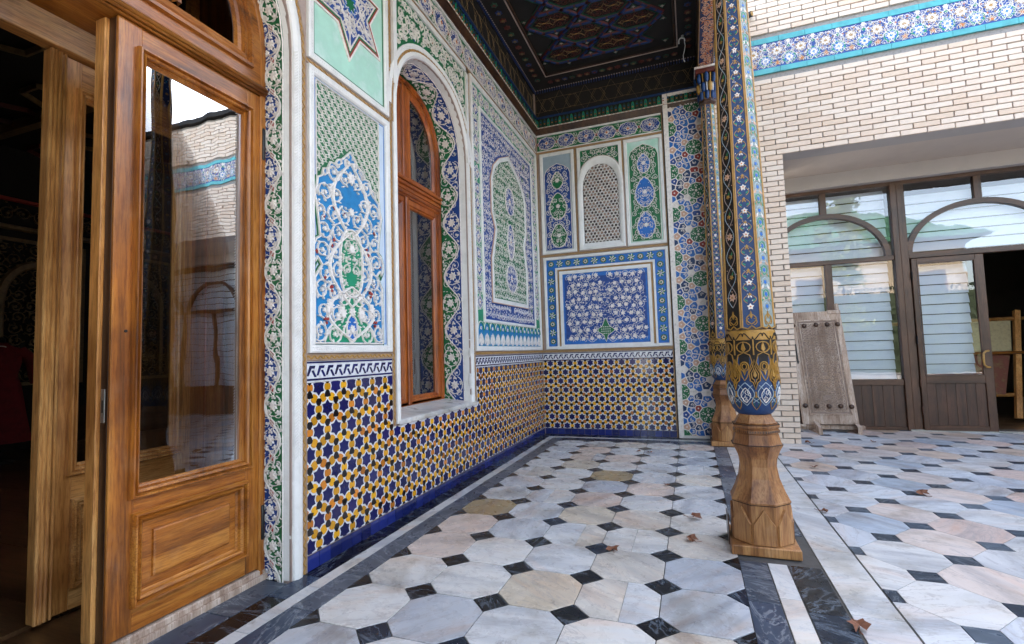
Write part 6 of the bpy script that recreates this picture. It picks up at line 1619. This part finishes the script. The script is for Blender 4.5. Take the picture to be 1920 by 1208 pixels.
for i, ((x, y), s_, lab) in enumerate(spots):
    o = curled(i*3+1); prop(o, lab, 'leaf', 'fallen dry leaves on the marble'); o.location = (x, y, .001); o.scale = (s_*1.15,)*3; o.rotation_euler = (random.uniform(-.15, .15), random.uniform(-.1, .1), random.random()*6.28)

# ================================================================== THE REST OF THE COURT (seen in the glass)
ew = empty('far_brick_wing', 'brick wing across the court with arched windows, seen in the door glass', 'building', (8, 0, 0))
b = MB(); b.box(9.6, .3, 0, 10.1, 6.5, 5.7, 'mortar'); b.box(9.5, .2, 5.7, 10.2, 6.5, 5.82, 'near_black'); b.build('wall_core', ew)
TE = lambda u, v, h: (9.6-h, u, v)
b = MB(); random.seed(6); z = 0; row = 0
while z < 5.62:
    y = .3+(.15 if row % 2 else 0)
    while y < 6.1:
        inw = any(abs(y+.14-c) < .78 and .3 < z < 3.6 for c in (1.6, 3.6, 5.4))
        if not inw and not 4.45 < z < 4.94: b.prism(TE, rect(y, z, y+.285, z+.078), 0, .010, 'brick_old', inset=.003)
        y += .30
    z += .09; row += 1
b.build('bricks', ew, kind='stuff')
b = MB(); plate(b, TE, rect(.3, 4.5, 6.2, 4.95), .008, 'cobalt')
for i in range(19):
    b.prism(TE, star(.5+i*.3, 4.65+.14*(i % 2), .12, .07, 8), .008, .012, 'carve' if i % 2 else 'tan'); b.prism(TE, star(.5+i*.3, 4.82-.14*(i % 2), .08, .04, 6), .008, .012, 'azure')
arab(b, TE, (.35, 4.52, 6.2, 4.93), .2, w=.02, h0=.008, h1=.016)
b.build('patterned_band', ew)
for c in (1.6, 3.6, 5.4):
    m_ = MB(); P = [(c+.7, .3)]+[(c+.7*cos(pi*i/12), 2.85+.7*sin(pi*i/12)) for i in range(13)]+[(c-.7, .3)]
    mould(m_, TE, P, [(-.05, .0), (-.05, .03), (.04, .03), (.05, -.02)], 'brownpvc_z'); m_.ribbon(TE, [(c, .3), (c, 3.5)], .06, 0, .03, 'brownpvc_z'); m_.ribbon(TE, [(c-.7, 2.2), (c+.7, 2.2)], .06, 0, .03, 'brownpvc_z'); w_ = m_.build('window', ew)
    m_ = MB(); plate(m_, TE, P, .004, 'cream_render'); m_.build('pane', w_)
# cream house with green roof behind the viewer
hs_ = empty('cream_house', 'cream rendered house with green corrugated hipped roof, reflected in the shopfront', 'house', (6, -16, 0))
b = MB(); b.box(2, -24, 0, 13.1, -15, 6.3, 'cream_render'); b.build('wall', hs_)
b = MB(); b.add([(1.1, -25, 6.3), (14.0, -25, 6.3), (14.0, -14.2, 6.3), (1.1, -14.2, 6.3), (6.2, -19.5, 9.4), (9.3, -19.5, 9.4)], [(0, 1, 5, 4), (1, 2, 5), (2, 3, 4, 5), (3, 0, 4), (0, 1, 2, 3)], 'green_roof'); b.build('roof', hs_)
for x in (3, 5.6, 11):
    m_ = MB(); m_.box(x, -15, 3.2, x+1.1, -14.96, 4.7, 'brownpvc_z'); w_ = m_.build('window', hs_); m_ = MB(); m_.box(x+.08, -14.96, 3.28, x+1.02, -14.955, 4.62, 'black'); m_.build('pane', w_)
hd = empty('screen_hedge', 'added leafy screen out of view, darkening the lower shopfront reflection', 'screen_hedge', (6, -7, 0))  # added to keep bright house and paving out of the shop glass
f = MB(); random.seed(55); f.box(-1.5, -7.9, 0, 16, -6.9, 3.0, 'screen_hedge')
for _ in range(9000):
    p = Vector((random.uniform(-1.6, 16.1), -6.9+random.gauss(0, .10), random.uniform(0, 3.25))); u = Vector((random.gauss(0, 1), random.gauss(0, 1), random.gauss(0, 1))).normalized()*.07; v_ = u.orthogonal().normalized()*.03
    f.add([tuple(p-u), tuple(p+v_), tuple(p+u), tuple(p-v_)], [(0, 1, 2, 3)], 'screen_hedge')
f.build('foliage', hd)
def tree(x, y, H, R_, n, mat, label, trunk=.10, low=.35, seed=1, name='tree', lsz=.09):
    random.seed(seed); t = empty(name, label, 'plant' if name != 'tree' else 'tree', (x, y, 0)); m_ = MB()
    m_.tube([(x, y, 0), (x+.05, y, H*.4), (x-.05, y+.05, H*.9)], lambda q: trunk*(1-.7*q), 'bark', 8)
    cl = []
    for i in range(9):
        a = random.random()*6.28; z = H*random.uniform(low, .95); rr = R_*random.uniform(.4, .9); e_ = (x+rr*cos(a), y+rr*sin(a), z+R_*.2); cl.append(e_)
        m_.tube([(x, y, z*.8), (x+rr*.5*cos(a), y+rr*.5*sin(a), z*.95), e_], lambda q: trunk*.35*(1-.8*q), 'bark', 5)
    m_.build('trunk', t); f = MB(); cl += [(x+random.uniform(-.7, .7)*R_, y+random.uniform(-.7, .7)*R_, H*random.uniform(low, 1)) for _ in range(16)]
    for i in range(n):
        c = random.choice(cl); g = lambda s__: random.gauss(0, s__)
        p = Vector((c[0]+g(R_*.22), c[1]+g(R_*.22), c[2]+g(R_*.22))); u = Vector((g(1), g(1), g(1))).normalized()*lsz; v_ = u.orthogonal().normalized()*lsz*.4
        f.add([tuple(p-u), tuple(p+v_), tuple(p+u), tuple(p-v_)], [(0, 1, 2, 3)], mat)
    f.build('crown', t, kind=None)
tree(6.6, 14.6, 9.2, 1.7, 9000, 'foliage', 'yellow green tree rising behind the pale brick wall, nearer the corner', .18, .5, 1)
tree(12.6, 2.0, 8.0, 1.7, 4000, 'foliage', 'green tree rising over the far brick wing', .18, .5, 2)
tree(4.35, -1.6, 5.6, .60, 5000, 'foliage2', 'slender leafy climber reflected in the wide lower pane', .035, .25, 3, 'climbing_plant', .07)
tree(17.5, -12.5, 11.0, 2.4, 5000, 'foliage', 'tall tree beside the cream house', .2, .5, 4)
